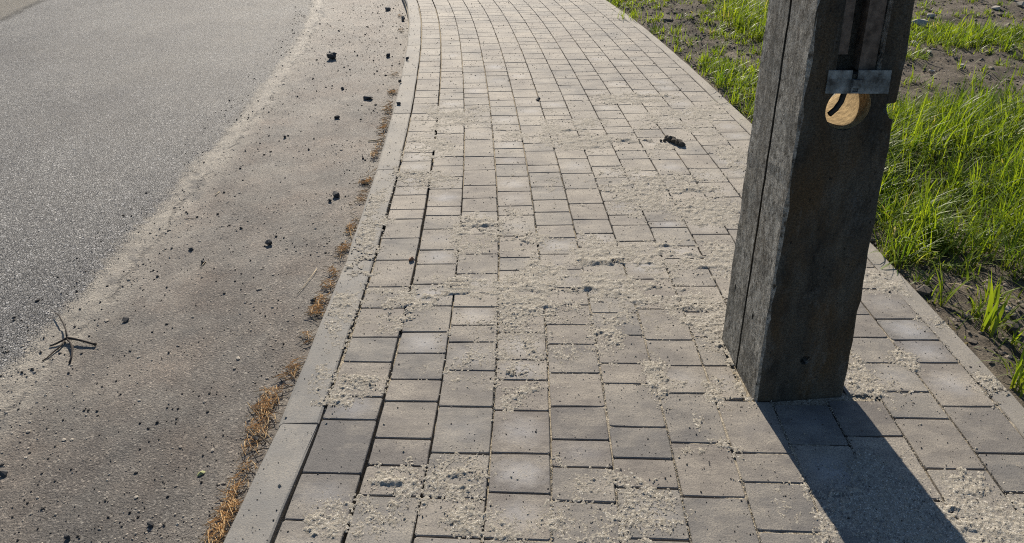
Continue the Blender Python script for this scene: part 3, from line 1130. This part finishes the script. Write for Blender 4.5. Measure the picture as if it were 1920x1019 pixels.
# ------------------------------------------------------------------ loose sand on the pavers
SCUFF = [(a, b, c, d, e * .55) for a, b, c, d, e in ((958, 458, 26, 11, .010), (905, 432, 30, 10, .007), (1120, 506, 46, 12, .010), (1165, 500, 22, 10, .008), (990, 552, 24, 10, .009), (1045, 556, 30, 9, .008), (1100, 552, 26, 9, .007),
                                (965, 716, 20, 14, .008), (1300, 588, 26, 12, .010), (1245, 548, 26, 10, .008), (1290, 365, 40, 9, .008), (1180, 272, 44, 7, .009), (1225, 184, 40, 4, .010), (870, 902, 26, 12, .007), (735, 915, 22, 10, .006))]
for _ in range(110):
    bx = random.choice(((850, 1300, 490, 580), (1120, 1360, 335, 400), (1200, 1360, 450, 520), (700, 900, 540, 600), (860, 1000, 415, 470), (1050, 1240, 225, 285), (1540, 1900, 900, 1015)))
    SCUFF.append((random.uniform(*bx[:2]), random.uniform(*bx[2:]), random.uniform(6, 16), random.uniform(3, 7), random.uniform(.0018, .0042)))


def sand_h(X, Y):
    """sand height above the paver faces (negative: no sand)"""
    m = patch_mask(X, Y)
    clump = fbm(X * 42, Y * 34, 3, 71)                 # 2 cm drifts
    grain = fbm(X * 175, Y * 140, 2, 75, .65)             # crumbs
    rid = 1 - np.abs(vnoise(X * 55, Y * 75, 79)) * 2
    low = fbm(X * 9, Y * 7, 3, 77)
    cell = np.random.default_rng(X.size).uniform(-1, 1, X.shape)
    scuff = 1 - np.abs(fbm(X * 12, Y * 20, 2, 83)) * 2.2          # heel marks and kicked-up ridges
    cov = m * 1.02 - .92 + .46 * low + .26 * clump + .34 * grain + .12 * scuff
    thin = cov + .42 + .55 * cell - .45 * np.clip(-cov, 0, 1)
    h = np.where(cov > 0, np.clip(cov, 0, .6) * .0026 + np.minimum(cov, .35) * (.0046 * grain + .0044 * clump + .0022 * rid + .0034 * scuff) + .0005, np.where((thin > 0) & (m > .10), .0004 + .0004 * cell, -.002))
    # heel scuffs: sand kicked into a small crest with a bare hollow before it
    for px, py, rx, ry, up_ in SCUFF:
        c = grd(px, py)
        q = py + 278.0
        if c[1] < Y.min() - .3 or c[1] > Y.max() + .3:
            continue
        dx, dy = (X - c[0]) / (rx * 1.7032 / q), (Y - c[1]) / (ry * 2677 / q ** 2)
        wv = 1 + .5 * clump
        crest = np.exp(-(dx * dx + ((dy - 1.1) / .55) ** 2)) * wv
        hollow = np.exp(-(dx * dx + (dy / .7) ** 2))
        h = h + (up_ * crest * (crest > .08) - up_ * .8 * hollow * (hollow > .25)) * (h > -.0015)
    # tread print of a shoe
    c = grd(858, 537)
    k = np.exp(-(((X - c[0]) / .045) ** 4 + ((Y - c[1]) / .055) ** 4))
    h = np.where((k > .2), (.0035 + .0026 * np.sign(np.sin(Y * 2 * np.pi / .0155)) * k), h)
    return h, m


def sand_mesh():
    Vs, Fs, off = [], [], 0
    for (ta, tb, ds) in ((1.0, 2.3, .0034), (2.3, 3.6, .0052), (3.6, 5.6, .0095), (5.6, 9.6, .016)):
        sg = np.arange(-KERB_W + .012, EDGE1 - .01, ds)
        tg = np.arange(ta, tb + ds * 1.2, ds * 1.15)
        SS, TT = np.meshgrid(sg, tg)
        X, Y = path(SS, TT)
        h, m = sand_h(X, Y)
        h = h + .0006
        inside = (SS > ps0 + .012) & (SS < ps1 - .012) & (TT > pt0 + .012) & (TT < pt1 - .012)
        h = np.where(inside, -1, h)
        keep = h > 0
        F = grid_faces(*SS.shape)
        kf = (keep.ravel()[F].sum(1) >= 2) & ~inside.ravel()[F].any(1)
        F = F[kf]
        used = np.unique(F)
        mp = np.full(SS.size, -1)
        mp[used] = np.arange(len(used))
        z = np.maximum(h, -.0025)
        V = np.stack([X, Y, z], -1).reshape(-1, 3)[used]
        Vs.append(V)
        Fs.append(mp[F] + off)
        off += len(V)
    return mesh_np("sand", np.concatenate(Vs), np.concatenate(Fs), True)


me = sand_mesh()
link("sand", me, M_SAND, kind="stuff", label="pale beige sand scattered in drifts over the grey pavers", category="sand")

# loose crumbs of sand and dark grit lying on the pavers
g = np.random.default_rng(31)
n = 46000
sg = g.uniform(-KERB_W + .01, EDGE1 - .01, n)
tg = 1.0 + 7.5 * g.random(n) ** 1.7
X, Y = path(sg, tg)
h, m = sand_h(X, Y)
pr = .08 + .32 * np.clip(m, 0, 1) + .18 * sstep(-.2, .5, fbm(X * 2, Y * 2, 3, 81))
ok = (g.random(n) < pr) & ~((sg > ps0) & (sg < ps1) & (tg > pt0) & (tg < pt1))
X, Y, h = X[ok], Y[ok], h[ok]
R = np.exp(g.normal(np.log(.00135), .45, len(X))) * (1 + .12 * np.maximum(Y - 2, 0))
R = np.minimum(R, .006)
P = np.stack([X, Y, np.maximum(h, 0) + R * .35], -1)
link("sand_crumbs", scatter("sand_crumbs", OCT_V, OCT_F, P, R, 5), M_CRUMB, kind="stuff", label="small pale crumbs of sand strewn over the pavement", category="sand")
n = 5200
sg = g.uniform(-KERB_W + .01, EDGE1 - .01, n)
tg = 1.0 + 7.5 * g.random(n) ** 1.6
ok = ~((sg > ps0) & (sg < ps1) & (tg > pt0) & (tg < pt1))
sg, tg = sg[ok], tg[ok]
X, Y = path(sg, tg)
h, m = sand_h(X, Y)
R = np.exp(g.normal(np.log(.0017), .35, len(X))) * (1 + .12 * np.maximum(Y - 2, 0))
P = np.stack([X, Y, np.maximum(h, 0) + R * .4], -1)
link("pavement_grit", scatter("pavement_grit", OCT_V, OCT_F, P, R, 6), M_GRIT, kind="stuff", label="tiny dark grit specks scattered over the pavers", category="grit")

# grains standing in the joints between the columns
n = 9000
kc = g.integers(3, 13, n)
sg = kc * CW + g.normal(0, .0016, n)
tg = 1.0 + 2.6 * g.random(n) ** 1.2
X, Y = path(sg, tg)
keep = (fbm(X * 5 + kc * 7.7, Y * 3.2, 3, 121) > -.25) & ~((sg > ps0) & (sg < ps1) & (tg > pt0) & (tg < pt1))
X, Y = X[keep], Y[keep]
R = g.uniform(.0012, .0027, len(X))
P = np.stack([X, Y, g.uniform(-.004, .0008, len(X))], -1)
link("joint_grains", scatter("joint_grains", OCT_V, OCT_F, P, R, 15), M_CRUMB, kind="stuff", label="pale sand grains caught in the joints between paver columns", category="sand")

# ------------------------------------------------------------------ grit on the road strip
n = 6200
sg = -KERB_W - .02 - 1.25 * g.random(n) ** .9
tg = .95 + 9 * g.random(n) ** 1.5
X, Y = path(sg, tg)
keep = g.random(n) < .25 + .75 * sstep(-.3, .5, fbm(X * 2.5, Y * 1.6, 3, 91))
sg, tg, X, Y = sg[keep], tg[keep], X[keep], Y[keep]
R = np.exp(g.normal(np.log(.0019), .45, len(X))) * (1 + .12 * np.maximum(Y - 2, 0))
R = np.minimum(R, .009)
P = np.stack([X, Y, road_z(sg, tg) + R * .4], -1)
# specks that can be picked out in the photograph
SPK = [(645, 125, 5), (634, 132, 4), (656, 130, 4), (707, 133, 5), (586, 148, 4), (623, 160, 4), (611, 162, 4), (670, 103, 5), (540, 253, 5), (588, 257, 5), (587, 146, 4), (600, 47, 4), (620, 49, 4),
       (635, 58, 4), (688, 50, 4), (690, 51, 4), (678, 195, 4), (704, 195, 5), (676, 221, 5), (700, 205, 4), (450, 315, 5), (455, 337, 4), (507, 283, 5), (495, 289, 4), (460, 283, 4),
       (350, 400, 5), (370, 407, 5), (408, 400, 6), (430, 422, 5), (452, 428, 6), (420, 360, 5), (440, 367, 4), (383, 308, 4), (352, 402, 4), (300, 430, 4), (322, 464, 5), (357, 467, 6), (518, 442, 6),
       (496, 460, 5), (610, 472, 5), (582, 476, 4), (521, 560, 5), (420, 548, 6), (440, 525, 4), (405, 525, 4), (475, 518, 4), (451, 540, 4), (287, 505, 5), (282, 507, 4), (288, 521, 4), (312, 536, 5), (201, 537, 5),
       (188, 566, 5), (190, 579, 4), (177, 598, 4), (185, 596, 4), (151, 582, 6), (140, 613, 6), (167, 628, 5), (152, 660, 5), (121, 664, 4), (76, 660, 6), (60, 693, 6), (42, 700, 6), (47, 703, 5), (3, 707, 6),
       (60, 693, 5), (128, 698, 5), (243, 656, 5), (211, 664, 4), (285, 621, 5), (323, 614, 4), (160, 765, 4), (181, 769, 5), (333, 764, 5), (323, 764, 4), (389, 770, 6), (330, 782, 5), (262, 791, 6), (294, 791, 6), (164, 770, 4),
       (55, 847, 5), (42, 871, 4), (70, 868, 4), (103, 902, 4), (377, 902, 6), (80, 953, 8), (243, 960, 6), (70, 990, 5), (23, 968, 5), (62, 694, 5), (418, 814, 6), (480, 770, 5), (392, 736, 6), (393, 735, 5)]
SP, SR = [], []
for x, y, r in SPK:
    p = grd(x, y, ROAD_Z)
    s_, t_ = st_of(p[0], p[1])
    rr = r * .5 * 1.7032 / (y + 278)
    SP.append((p[0], p[1], float(road_z(np.array(s_), np.array(t_))) + rr * .4))
    SR.append(rr)
P, R = np.concatenate([P, SP]), np.concatenate([R, SR])
link("road_grit", scatter("road_grit", ICO_V, ICO_F, P, R, 8, .8), M_GRIT, kind="stuff", label="dark grit scattered over the dusty asphalt strip by the kerb", category="grit")
n = 11000
sg = -KERB_W - .02 - 1.15 * g.random(n)
tg = .95 + 7 * g.random(n) ** 2.2
X, Y = path(sg, tg)
keep = g.random(n) < .15 + .85 * sstep(-.1, .6, fbm(X * 3.1, Y * 2.2, 3, 95) + .5 * (tg < 1.7))
sg, tg, X, Y = sg[keep], tg[keep], X[keep], Y[keep]
R = np.exp(g.normal(np.log(.0026), .4, len(X)))
P = np.stack([X, Y, road_z(sg, tg) + R * .2], -1)
link("road_gravel", scatter("road_gravel", ICO_V, ICO_F, P, R, 9, .6), M_GRAVEL, kind="stuff", label="fine pale gravel loose on the asphalt strip beside the kerb", category="gravel")

# ------------------------------------------------------------------ single stones and litter
def hull_stone(name, p, r, seed, mat, squash=.8, n=16, spiky=False, **props):
    gg = np.random.default_rng(seed)
    bm = bmesh.new()
    if spiky:
        bmesh.ops.create_icosphere(bm, subdivisions=2, radius=r)
        for v in bm.verts:
            v.co *= 1 + gg.uniform(-.3, .45)
            v.co.z *= squash
    else:
        q = gg.normal(0, 1, (n, 3))
        q /= np.linalg.norm(q, axis=1)[:, None]
        q *= gg.uniform(.8, 1.15, (n, 1)) * r
        q[:, 0] *= gg.uniform(.85, 1.3)
        q[:, 2] *= squash
        for c in q:
            bm.verts.new(tuple(c))
        res = bmesh.ops.convex_hull(bm, input=bm.verts)
        junk = [e for e in res["geom_interior"] if isinstance(e, bmesh.types.BMVert)]
        bmesh.ops.delete(bm, geom=junk, context='VERTS')
    zmin = min(v.co.z for v in bm.verts)
    o = link(name, bm_mesh(name, bm), mat, None, **props)
    o.location = (p[0], p[1], p[2] - zmin - r * .12)
    return o


def road_pt(x, y):
    p = grd(x, y, ROAD_Z)
    s_, t_ = st_of(p[0], p[1])
    p[2] = float(road_z(np.array(s_), np.array(t_)))
    return p


GS = "dark stones loose on the asphalt by the kerb"
for i, (x, y, r, mat, sp, lab) in enumerate([
    (623, 110, 9, M_ASPH, True, "jagged black lump on the dusty asphalt, farthest large one from the kerb"),
    (690, 184, 8.5, M_ASPH, False, "flat blue-black stone on the dusty asphalt below the far kerb bend"),
    (727, 18, 7, M_STONE, False, "grey stone on the asphalt at the top edge near the kerb"),
    (755, 38, 7, M_STONE, False, "grey stone touching the kerb where it bends at the far end"),
    (631, 219, 6, M_ASPH, False, "small black stone split in two halves beside the seam of dusty asphalt"),
    (643, 166, 5, M_ASPH, False, "small black pebble upper left of the flat blue-black stone"),
    (728, 105, 5.5, M_ASPH, False, "small squarish black stone near the kerb below the bend"),
    (533, 256, 5.5, M_ASPH, False, "small black stone on pale dust near the coarse asphalt edge"),
    (631, 368, 9.5, M_ASPH, False, "largest square black stone with a smaller piece, left of the kerb needles"),
    (619, 377, 5, M_ASPH, False, "small black chip touching the largest square black stone"),
    (504, 456, 8, M_ASPH, False, "black stone in the middle of the dusty asphalt strip"),
    (381, 491, 6, M_ASPH, False, "black pebble with a pale straw beside it on dusty asphalt"),
    (358, 466, 5.5, M_ASPH, False, "small oval black pebble on the dust ridge above the straw"),
    (235, 598, 7.5, M_ASPH, False, "black stone on the dust to the right of the forked twig"),
    (588, 563, 7.5, M_ASPH, False, "dark round stone among dry needles at the foot of the kerb"),
    (283, 985, 8, M_ASPH, False, "black stone on rough asphalt near the bottom of the picture"),
    (8, 889, 9, M_ASPH, False, "black stone cut by the left picture edge on dusty asphalt"),
    (127, 1007, 8, M_ASPH, False, "black stone at the bottom edge, left of the kerb on asphalt"),
    (479, 826, 8, M_ASPH, False, "black lump standing in for the dark hole in the thickest patch of orange needles"),  # solid lump put where only a dark gap shows between needles
    (682, 341, 6, M_ASPH, False, "dark bark chip in the needles by the kerb, beside the pavers' curve"),
]):
    p = road_pt(x, y)
    rr = r * 1.7032 / (y + 278) * .95
    hull_stone("stone", p, rr, 100 + i, mat, .75, spiky=sp, label=lab, category="stone", group=GS)
for i, (x, y, r, lab) in enumerate([(764, 113, 4.5, "tiny black pebble on the kerb top near the far bend"), (750, 155, 4.5, "tiny black pebble on the kerb top just above a kerb joint"),
                                    (747, 197, 4.5, "tiny black pebble on the kerb top just below a kerb joint"), (1009, 189, 4.5, "tiny black pebble on the pavers up the middle of the walk")]):
    hull_stone("stone", grd(x, y), r * 1.7032 / (y + 278), 140 + i, M_ASPH, .8, label=lab, category="stone", group="black pebbles on the walk")
p = grd(771, 489)
M_BRICK = mat_simple("brick_chip", (.22, .12, .075), (.33, .20, .135), 90, .9, .003)
hull_stone("brick_chip", p, .0125, 160, M_BRICK, .8, label="small reddish brick chip lying in the paver joint next to the kerb", category="brick chip")
M_DIRT = mat_simple("dried_mud", (.05, .043, .035), (.14, .12, .095), 120, .95, .006)
bm = bmesh.new()
gg = np.random.default_rng(5)
for (dx, dy, r) in ((-.035, .055, .016), (-.02, .03, .018), (-.005, .045, .014), (-.055, .02, .010), (.0, .0, .020), (.018, -.03, .022), (.03, -.055, .019), (.045, -.05, .010), (-.075, .02, .008)):
    q = bmesh.ops.create_icosphere(bm, subdivisions=2, radius=r)
    for v in q["verts"]:
        v.co *= 1 + gg.uniform(-.28, .28)
        v.co += Vector((dx, dy, r * .6))
p = grd(1264, 268)
o = link("mud_clod", bm_mesh("mud_clod", bm), M_DIRT, label="dark crumbly clod of dried mud lying on the pavers", category="clod")
o.location = tuple(p)

# twig on the road, stalks, scrap
def rp(x, y, dz=0.0):
    p = road_pt(x, y)
    p[2] += dz
    return p


twig = link("twig", None, label="dark forked twig lying on the dusty asphalt", category="twig")
tw = road_pt(128, 640)
twig.location = tuple(tw)


def tl(pts):
    return [rp(x, y, dz) - tw for x, y, dz in pts]


tube("stem", tl([(93, 650, 0.0042), (106, 646, 0.0075), (120, 641, 0.0119), (128, 638, 0.0141), (140, 640, 0.0141), (158, 643, 0.0119), (174, 645, 0.0086), (179, 646, 0.0075)]),
     [.0028, .0034, .004, .0062, .0045, .0038, .0042, .0065], M_TWIG, twig)
tube("branch", tl([(127, 638, 0.0141), (126, 626, 0.0185), (121, 613, 0.0207), (114, 602, 0.0185), (106, 594, 0.0141)]), [.0034, .0026, .0025, .0022, .002], M_TWIG, twig)
tube("branch", tl([(128, 640, 0.0130), (133, 646, 0.0119), (136, 653, 0.0097), (135, 664, 0.0064), (130, 680, 0.0042)]), [.0045, .0032, .005, .0028, .004], M_TWIG, twig)
tube("branch", tl([(122, 642, 0.0108), (112, 652, 0.0064), (100, 660, 0.0053), (88, 670, 0.0042), (79, 678, 0.0037)]), [.0034, .0028, .0028, .0024, .002], M_TWIG, twig)
tube("straw", [rp(*q) for q in ((594, 505, .006), (582, 522, .008), (570, 537, .006), (557, 552, .005))], [.0013] * 4, M_STRAW, label="long dry straw stalk on the asphalt beside the kerb", category="straw")
tube("wood_splinter", [rp(*q) for q in ((690, 261, .006), (700, 261, .007), (709, 262, .006))], [.004, .0045, .004], M_STRAW, seg=5, label="short pale wood splinter lying near the kerb on the asphalt", category="splinter")
tube("straw", [rp(*q) for q in ((375, 502, .003), (380, 496, .006), (385, 489, .004))], [.0014] * 3, M_STRAW, label="short pale straw beside the black pebble on dusty asphalt", category="straw")
tube("straw", [rp(*q) for q in ((403, 367, .003), (407, 363, .004), (411, 359, .003))], [.0018] * 3, M_STRAW, label="tiny bright straw on the dust ridge along the asphalt", category="straw")
tube("dry_stalk", [rp(*q) for q in ((345, 410, .003), (355, 411, .004), (368, 409, .003))], [.0013] * 3, M_TWIG, label="thin dark stalk lying on the dusty ridge", category="stalk")
M_LEAF = mat_simple("leaf_scrap", (.22, .24, .09), (.36, .36, .17), 80, .7, .001)
bm = bmesh.new()
vs = [bm.verts.new(v) for v in ((-.013, -.004, .002), (-.004, -.009, .004), (.008, -.006, .005), (.014, .002, .003), (.006, .008, .006), (-.006, .006, .005))]
top = bm.verts.new((0, 0, .010))
for i in range(6):
    bm.faces.new((vs[i], vs[(i + 1) % 6], top))
bm.faces.new(vs[::-1])
o = link("leaf_scrap", bm_mesh("leaf_scrap", bm), M_LEAF, label="small yellow-green leaf scrap on the rough asphalt", category="leaf")
o.location = tuple(rp(376, 886))
o.rotation_euler = (0, 0, .5)

# dry needles swept into the gutter
CL = [(492, 770, 26, 300, 1.0), (478, 815, 22, 260, 1), (505, 745, 18, 160, 1), (520, 725, 14, 90, 1), (455, 880, 14, 60, .8), (430, 935, 22, 240, 1), (410, 985, 24, 260, 1), (398, 1012, 20, 160, 1),
      (548, 690, 14, 60, .8), (575, 620, 14, 80, .8), (590, 585, 14, 120, .9), (600, 560, 12, 110, .9), (612, 535, 10, 70, .8), (625, 505, 10, 90, .9), (640, 470, 11, 100, .9), (652, 430, 9, 50, .8), (668, 385, 10, 110, .9),
      (682, 340, 11, 110, .9), (700, 290, 9, 50, .7), (718, 240, 9, 60, .8), (725, 205, 9, 80, .8), (733, 175, 9, 80, .8), (740, 140, 7, 40, .7), (750, 60, 7, 50, .8), (748, 30, 7, 40, .7)]
for tk in np.arange(1.05, 5.2, .07):                         # thin broken line between the heaps
    X_, Y_ = path(-KERB_W - .055, tk)
    px_, py_ = proj(X_, Y_, ROAD_Z)
    CL.append((float(px_) - 7 * (float(py_) + 278) / 1050, float(py_), 13 * (float(py_) + 278) / 1000, int(8 + 26 * random.random() ** 2), .7))
V, F, RN, off = [], [], [], 0
g = np.random.default_rng(77)
for x, y, r, n, lay in CL:
    c = grd(x + 7 * (y + 278) / 1050, y, ROAD_Z)
    rw = r * 1.7032 / (y + 278)
    for _ in range(int(n * (.34 if y < 700 else .24))):
        u = g.normal(0, .62, 2)
        px, py = c[0] - .006 + u[0] * rw * .75, c[1] + u[1] * rw * 1.9
        s_, t_ = st_of(px, py)
        if vnoise(np.array(px * 30.), np.array(py * 22.), 131) < -.5:
            continue
        if s_ > -KERB_W - .004:
            continue
        a = g.uniform(0, math.pi)
        L = g.uniform(.02, .065) * (1 + .06 * max(py - 2, 0))
        z = ROAD_Z + .004 + abs(g.normal(0, .0035)) * lay
        w = .0010 * (1 + .18 * max(py - 1.5, 0))
        d = np.array([math.cos(a), math.sin(a), g.normal(0, .05)])
        nn = np.array([-math.sin(a), math.cos(a), 0]) * w
        up_ = np.array([0, 0, w * 1.5])
        p0, p2 = np.array([px, py, z]) - d * L / 2, np.array([px, py, z]) + d * L / 2
        p1 = (p0 + p2) / 2 + nn / w * g.normal(0, .004) + np.array([0, 0, .002])
        for q in (p0, p1, p2):
            V += [q - nn, q + nn, q + up_]
        for k in (0, 3):
            b = off + k
            F += [[b, b + 1, b + 4, b + 3], [b + 1, b + 2, b + 5, b + 4], [b + 2, b, b + 3, b + 5]]
        RN += [g.random()] * 9
        off += 9
me = mesh_np("pine_needles", np.array(V), np.array(F))
add_attr(me, "rnd", RN)
link("pine_needles", me, M_NEEDLE, kind="stuff", label="orange dry pine needles gathered along the foot of the kerb", category="needles")

# ------------------------------------------------------------------ verge: clods, rubble, grass
g = np.random.default_rng(91)
n = 14000
sg = EDGE1 + .03 + 4.3 * g.random(n) ** 1.3
tg = 1.1 + 8.6 * g.random(n)
X, Y = path(sg, tg)
R = np.exp(g.normal(np.log(.007), .5, n))
P = np.stack([X, Y, soil_z(X, Y, sg) + R * .2], -1)
M_CLOD = mat_stone("soil_clods", ((.055, .048, .04), (.23, .195, .155)), .95)
link("soil_clods", scatter("soil_clods", ICO_V, ICO_F, P, R, 12, .7, .3), M_CLOD, kind="stuff", label="crumbly brown clods and pebbles on the bare verge", category="clods")


def soil_pt(x, y):
    p = grd(x, y, -.02)
    s_, t_ = st_of(p[0], p[1])
    p[2] = float(soil_z(np.array(p[0]), np.array(p[1]), np.array(s_)))
    return p


for i, (x, y, r, lab) in enumerate([
    (1722, 50, 14, "pale squarish rubble block right behind the pole on the verge"), (1745, 32, 9, "pale rubble piece above the squarish block behind the pole"), (1712, 82, 8, "small pale stone low behind the pole's right edge"),
    (1894, 4, 11, "pinkish stone at the top edge of the verge, right of the grass tuft"), (1912, 14, 9, "pale stone in the top right corner of the picture"), (1868, 20, 8, "flat grey stone in the shade below the pinkish one"),
    (1770, 62, 8, "pale stone at the left foot of the bright far grass tuft"), (1740, 105, 6, "small white pebble on the dark bare soil strip"), (1800, 132, 6, "small pale pebble in the middle of the bare soil strip"),
    (1896, 95, 7, "pale splinter of stone on bare soil near the right edge"), (1745, 140, 6, "small pale stone on bare soil just above the tall grass"), (1885, 590, 7, "brownish pebble on shaded soil among broad grass blades")]):
    p = soil_pt(x, y)
    hull_stone("rubble_stone", p, r * 1.7032 / (y + 278), 200 + i, M_RUBBLE, .6, label=lab, category="stone", group="pale stones on the verge")


def blades(roots, H, W, lean, bend, az, rnd, seg=5):
    """numpy grass: arrays per blade -> verts, faces, rnd, height fraction"""
    n = len(H)
    f = np.linspace(0, 1, seg + 1)[None, :]
    ang = lean[:, None] + bend[:, None] * f                     # angle from vertical along the blade
    st = (H / seg)[:, None]
    hx = np.cumsum(np.sin(ang) * st, 1) - np.sin(ang) * st
    hz = np.cumsum(np.cos(ang) * st, 1) - np.cos(ang) * st
    dx, dy = np.cos(az)[:, None], np.sin(az)[:, None]
    cx, cy, cz = roots[:, :1] + hx * dx, roots[:, 1:2] + hx * dy, roots[:, 2:3] + hz
    tw = az[:, None] + np.pi / 2 + (rnd[:, None] - .5) * 1.6 * f
    wd = W[:, None] * (1 - f ** 2.2) * (.55 + .45 * np.minimum(f * 4, 1)) + .0003
    wx, wy = np.cos(tw) * wd, np.sin(tw) * wd
    A = np.stack([cx - wx, cy - wy, cz], -1)
    B = np.stack([cx + wx, cy + wy, cz + wd * .25], -1)
    V = np.stack([A, B], 2).reshape(n, -1, 3)
    q = np.array([[2 * i, 2 * i + 1, 2 * i + 3, 2 * i + 2] for i in range(seg)])
    F = (q[None] + (np.arange(n) * 2 * (seg + 1))[:, None, None]).reshape(-1, 4)
    return V.reshape(-1, 3), F, np.repeat(rnd, 2 * (seg + 1)), np.tile(np.repeat(f[0], 2), n)


def grass_obj(name, args, **props):
    V, F, R_, HF = blades(*args)
    me = mesh_np(name, V, F, True)
    add_attr(me, "rnd", R_)
    add_attr(me, "hf", HF)
    return link(name, me, M_GRASS, **props)


def gauss(X, Y, cx, cy, rx, ry):
    return np.exp(-(((X - cx) / rx) ** 2 + ((Y - cy) / ry) ** 2))


def density(X, Y, s):
    d = .07 + 0 * X
    h = .09 + 0 * X
    dense = sstep(2.40, 2.80, Y + .12 * fbm(X * 3, Y * 3, 2, 101)) * sstep(4.95, 4.5, Y) * sstep(1.5, 1.6, X)
    d = np.maximum(d, dense * (.75 + .35 * fbm(X * 2.2, Y * 2.2, 2, 103)))
    h = np.where(dense > .3, .20, h)
    edge = sstep(.20, .06, s - EDGE1) * sstep(1.95, 2.2, Y)
    d = np.maximum(d, edge * .55 * sstep(5.2, 3, Y))
    mid = gauss(X, Y, 1.78, 5.25, .36, .62)                   # left of the pole
    d = np.maximum(d, mid * 1.0)
    h = np.where(mid > .35, .13, h)
    upl = gauss(X, Y, 2.7, 7.2, .55, 1.2)
    d = np.maximum(d, upl * 1.1)
    h = np.where(upl > .3, .20, h)
    d = np.maximum(d, gauss(X, Y, 1.15, 8.6, .25, .5) * .7)
    d = np.maximum(d, gauss(X, Y, 1.9, 9.2, .8, .45) * .9)
    d = np.maximum(d, gauss(X, Y, 1.45, 6.9, .12, .4) * .3)
    far = gauss(X, Y, 4.55, 6.75, .9, .42)
    d = np.maximum(d, far * 1.0)
    h = np.where(far > .3, .12, h)
    d = np.maximum(d, gauss(X, Y, 4.1, 7.3, .3, .35) * 1.0)
    low = sstep(2.7, 2.2, Y)
    d = np.maximum(d, low * .28)
    d = np.where((Y > 5.0) & (Y < 5.9) & (X > 2.75), d * .45, d)
    h = np.where(low > .5, .13, h)
    return np.clip(d, 0, 1.2), h


n = 13000
sg = EDGE1 + .015 + 4.4 * g.random(n)
tg = 1.2 + 8.9 * g.random(n)
X, Y = path(sg, tg)
d, h = density(X, Y, sg)
keep = g.random(n) < d * .95
X, Y, h, d = X[keep], Y[keep], h[keep], d[keep]
per = g.integers(9, 26, len(X))
tx, ty, th = np.repeat(X, per), np.repeat(Y, per), np.repeat(h * g.uniform(.7, 1.25, len(X)), per)
ta = np.repeat(g.uniform(0, 2 * np.pi, len(X)), per)
tr = np.repeat(np.clip(g.normal(.5, .25, len(X)), 0, 1), per)
N = len(tx)
rx, ry = tx + g.normal(0, .022, N), ty + g.normal(0, .022, N)
rs, rt = st_of(rx, ry)
ok = rs > EDGE1 + .004
rx, ry, th, ta, tr, rs = rx[ok], ry[ok], th[ok], ta[ok], tr[ok], rs[ok]
N = len(rx)
rz = soil_z(rx, ry, rs) - .004
H = th * g.uniform(.45, 1.25, N) * (1 + .35 * fbm(rx * 4, ry * 4, 2, 111))
big = g.random(N) < .22
H = np.where(big, H * 1.25, H)
args = (np.stack([rx, ry, rz], -1), H, g.uniform(.0013, .0028, N) * np.where(big, 1.9, 1) * (1 + .05 * np.maximum(ry - 2, 0)), np.abs(g.normal(.3, .34, N)), np.abs(g.normal(1.2, .9, N)),
        g.uniform(0, 2 * np.pi, N), np.clip(tr * .7 + g.uniform(0, .34, N), 0, 1))
grass_obj("grass", args, kind="stuff", label="bright green grass growing on the verge beyond the edging", category="grass")

# low seedlings and dead blades between the tufts
n = 16000
sg = EDGE1 + .012 + 4.2 * g.random(n) ** 1.2
tg = 1.2 + 8.7 * g.random(n)
X, Y = path(sg, tg)
d, h = density(X, Y, sg)
keep = g.random(n) < .10 + .6 * d
X, Y, sg = X[keep], Y[keep], sg[keep]
N = len(X)
dead = g.random(N) < .22
args = (np.stack([X, Y, soil_z(X, Y, sg) - .002], -1), g.uniform(.02, .075, N) * np.where(dead, 1.8, 1), g.uniform(.0014, .0036, N), np.where(dead, g.uniform(.9, 1.5, N), g.uniform(0, .9, N)),
        g.uniform(.0, 1.0, N), g.uniform(0, 2 * np.pi, N), np.where(dead, .98, g.uniform(.1, .9, N)), 3)
grass_obj("low_grass", args, kind="stuff", label="short seedlings and dead blades between the grass tufts", category="grass")

# broad-bladed tufts that stand out at the near edge
for i, (x, y, nb, hh, ww, lab) in enumerate([
    (1765, 572, 5, .24, .0052, "tall single-stemmed grass tuft nearest the edging on the shaded soil"),
    (1850, 622, 9, .22, .0065, "broad-bladed bright grass tuft standing alone on the shaded soil"),
    (1895, 650, 3, .13, .0045, "thin upright grass tuft by the right picture edge"),
    (1905, 735, 9, .15, .0050, "low arching grass tuft overhanging the edging at the right edge"),
    (1800, 80, 60, .17, .0045, "dense bright green grass clump far behind the pole on the bare soil"),
    (1185, 40, 36, .13, .0040, "small grass clump at the far end of the edging"),
]):
    p = soil_pt(x, y)
    gg = np.random.default_rng(300 + i)
    sp = .012 if nb < 20 else .10
    roots = np.stack([p[0] + gg.normal(0, sp, nb), p[1] + gg.normal(0, sp, nb), np.full(nb, p[2] - .005)], -1)
    az = gg.uniform(0, 2 * np.pi, nb)
    o = grass_obj("grass_tuft", (roots - p, hh * gg.uniform(.7, 1.15, nb), ww * gg.uniform(.75, 1.1, nb), np.abs(gg.normal(.18, .14, nb)), np.abs(gg.normal(.5, .35, nb)), az,
                                 np.clip(gg.normal(.68, .12, nb), 0, .92), 6), label=lab, category="grass tuft", group="grass tufts on the verge")
    o.location = tuple(p)
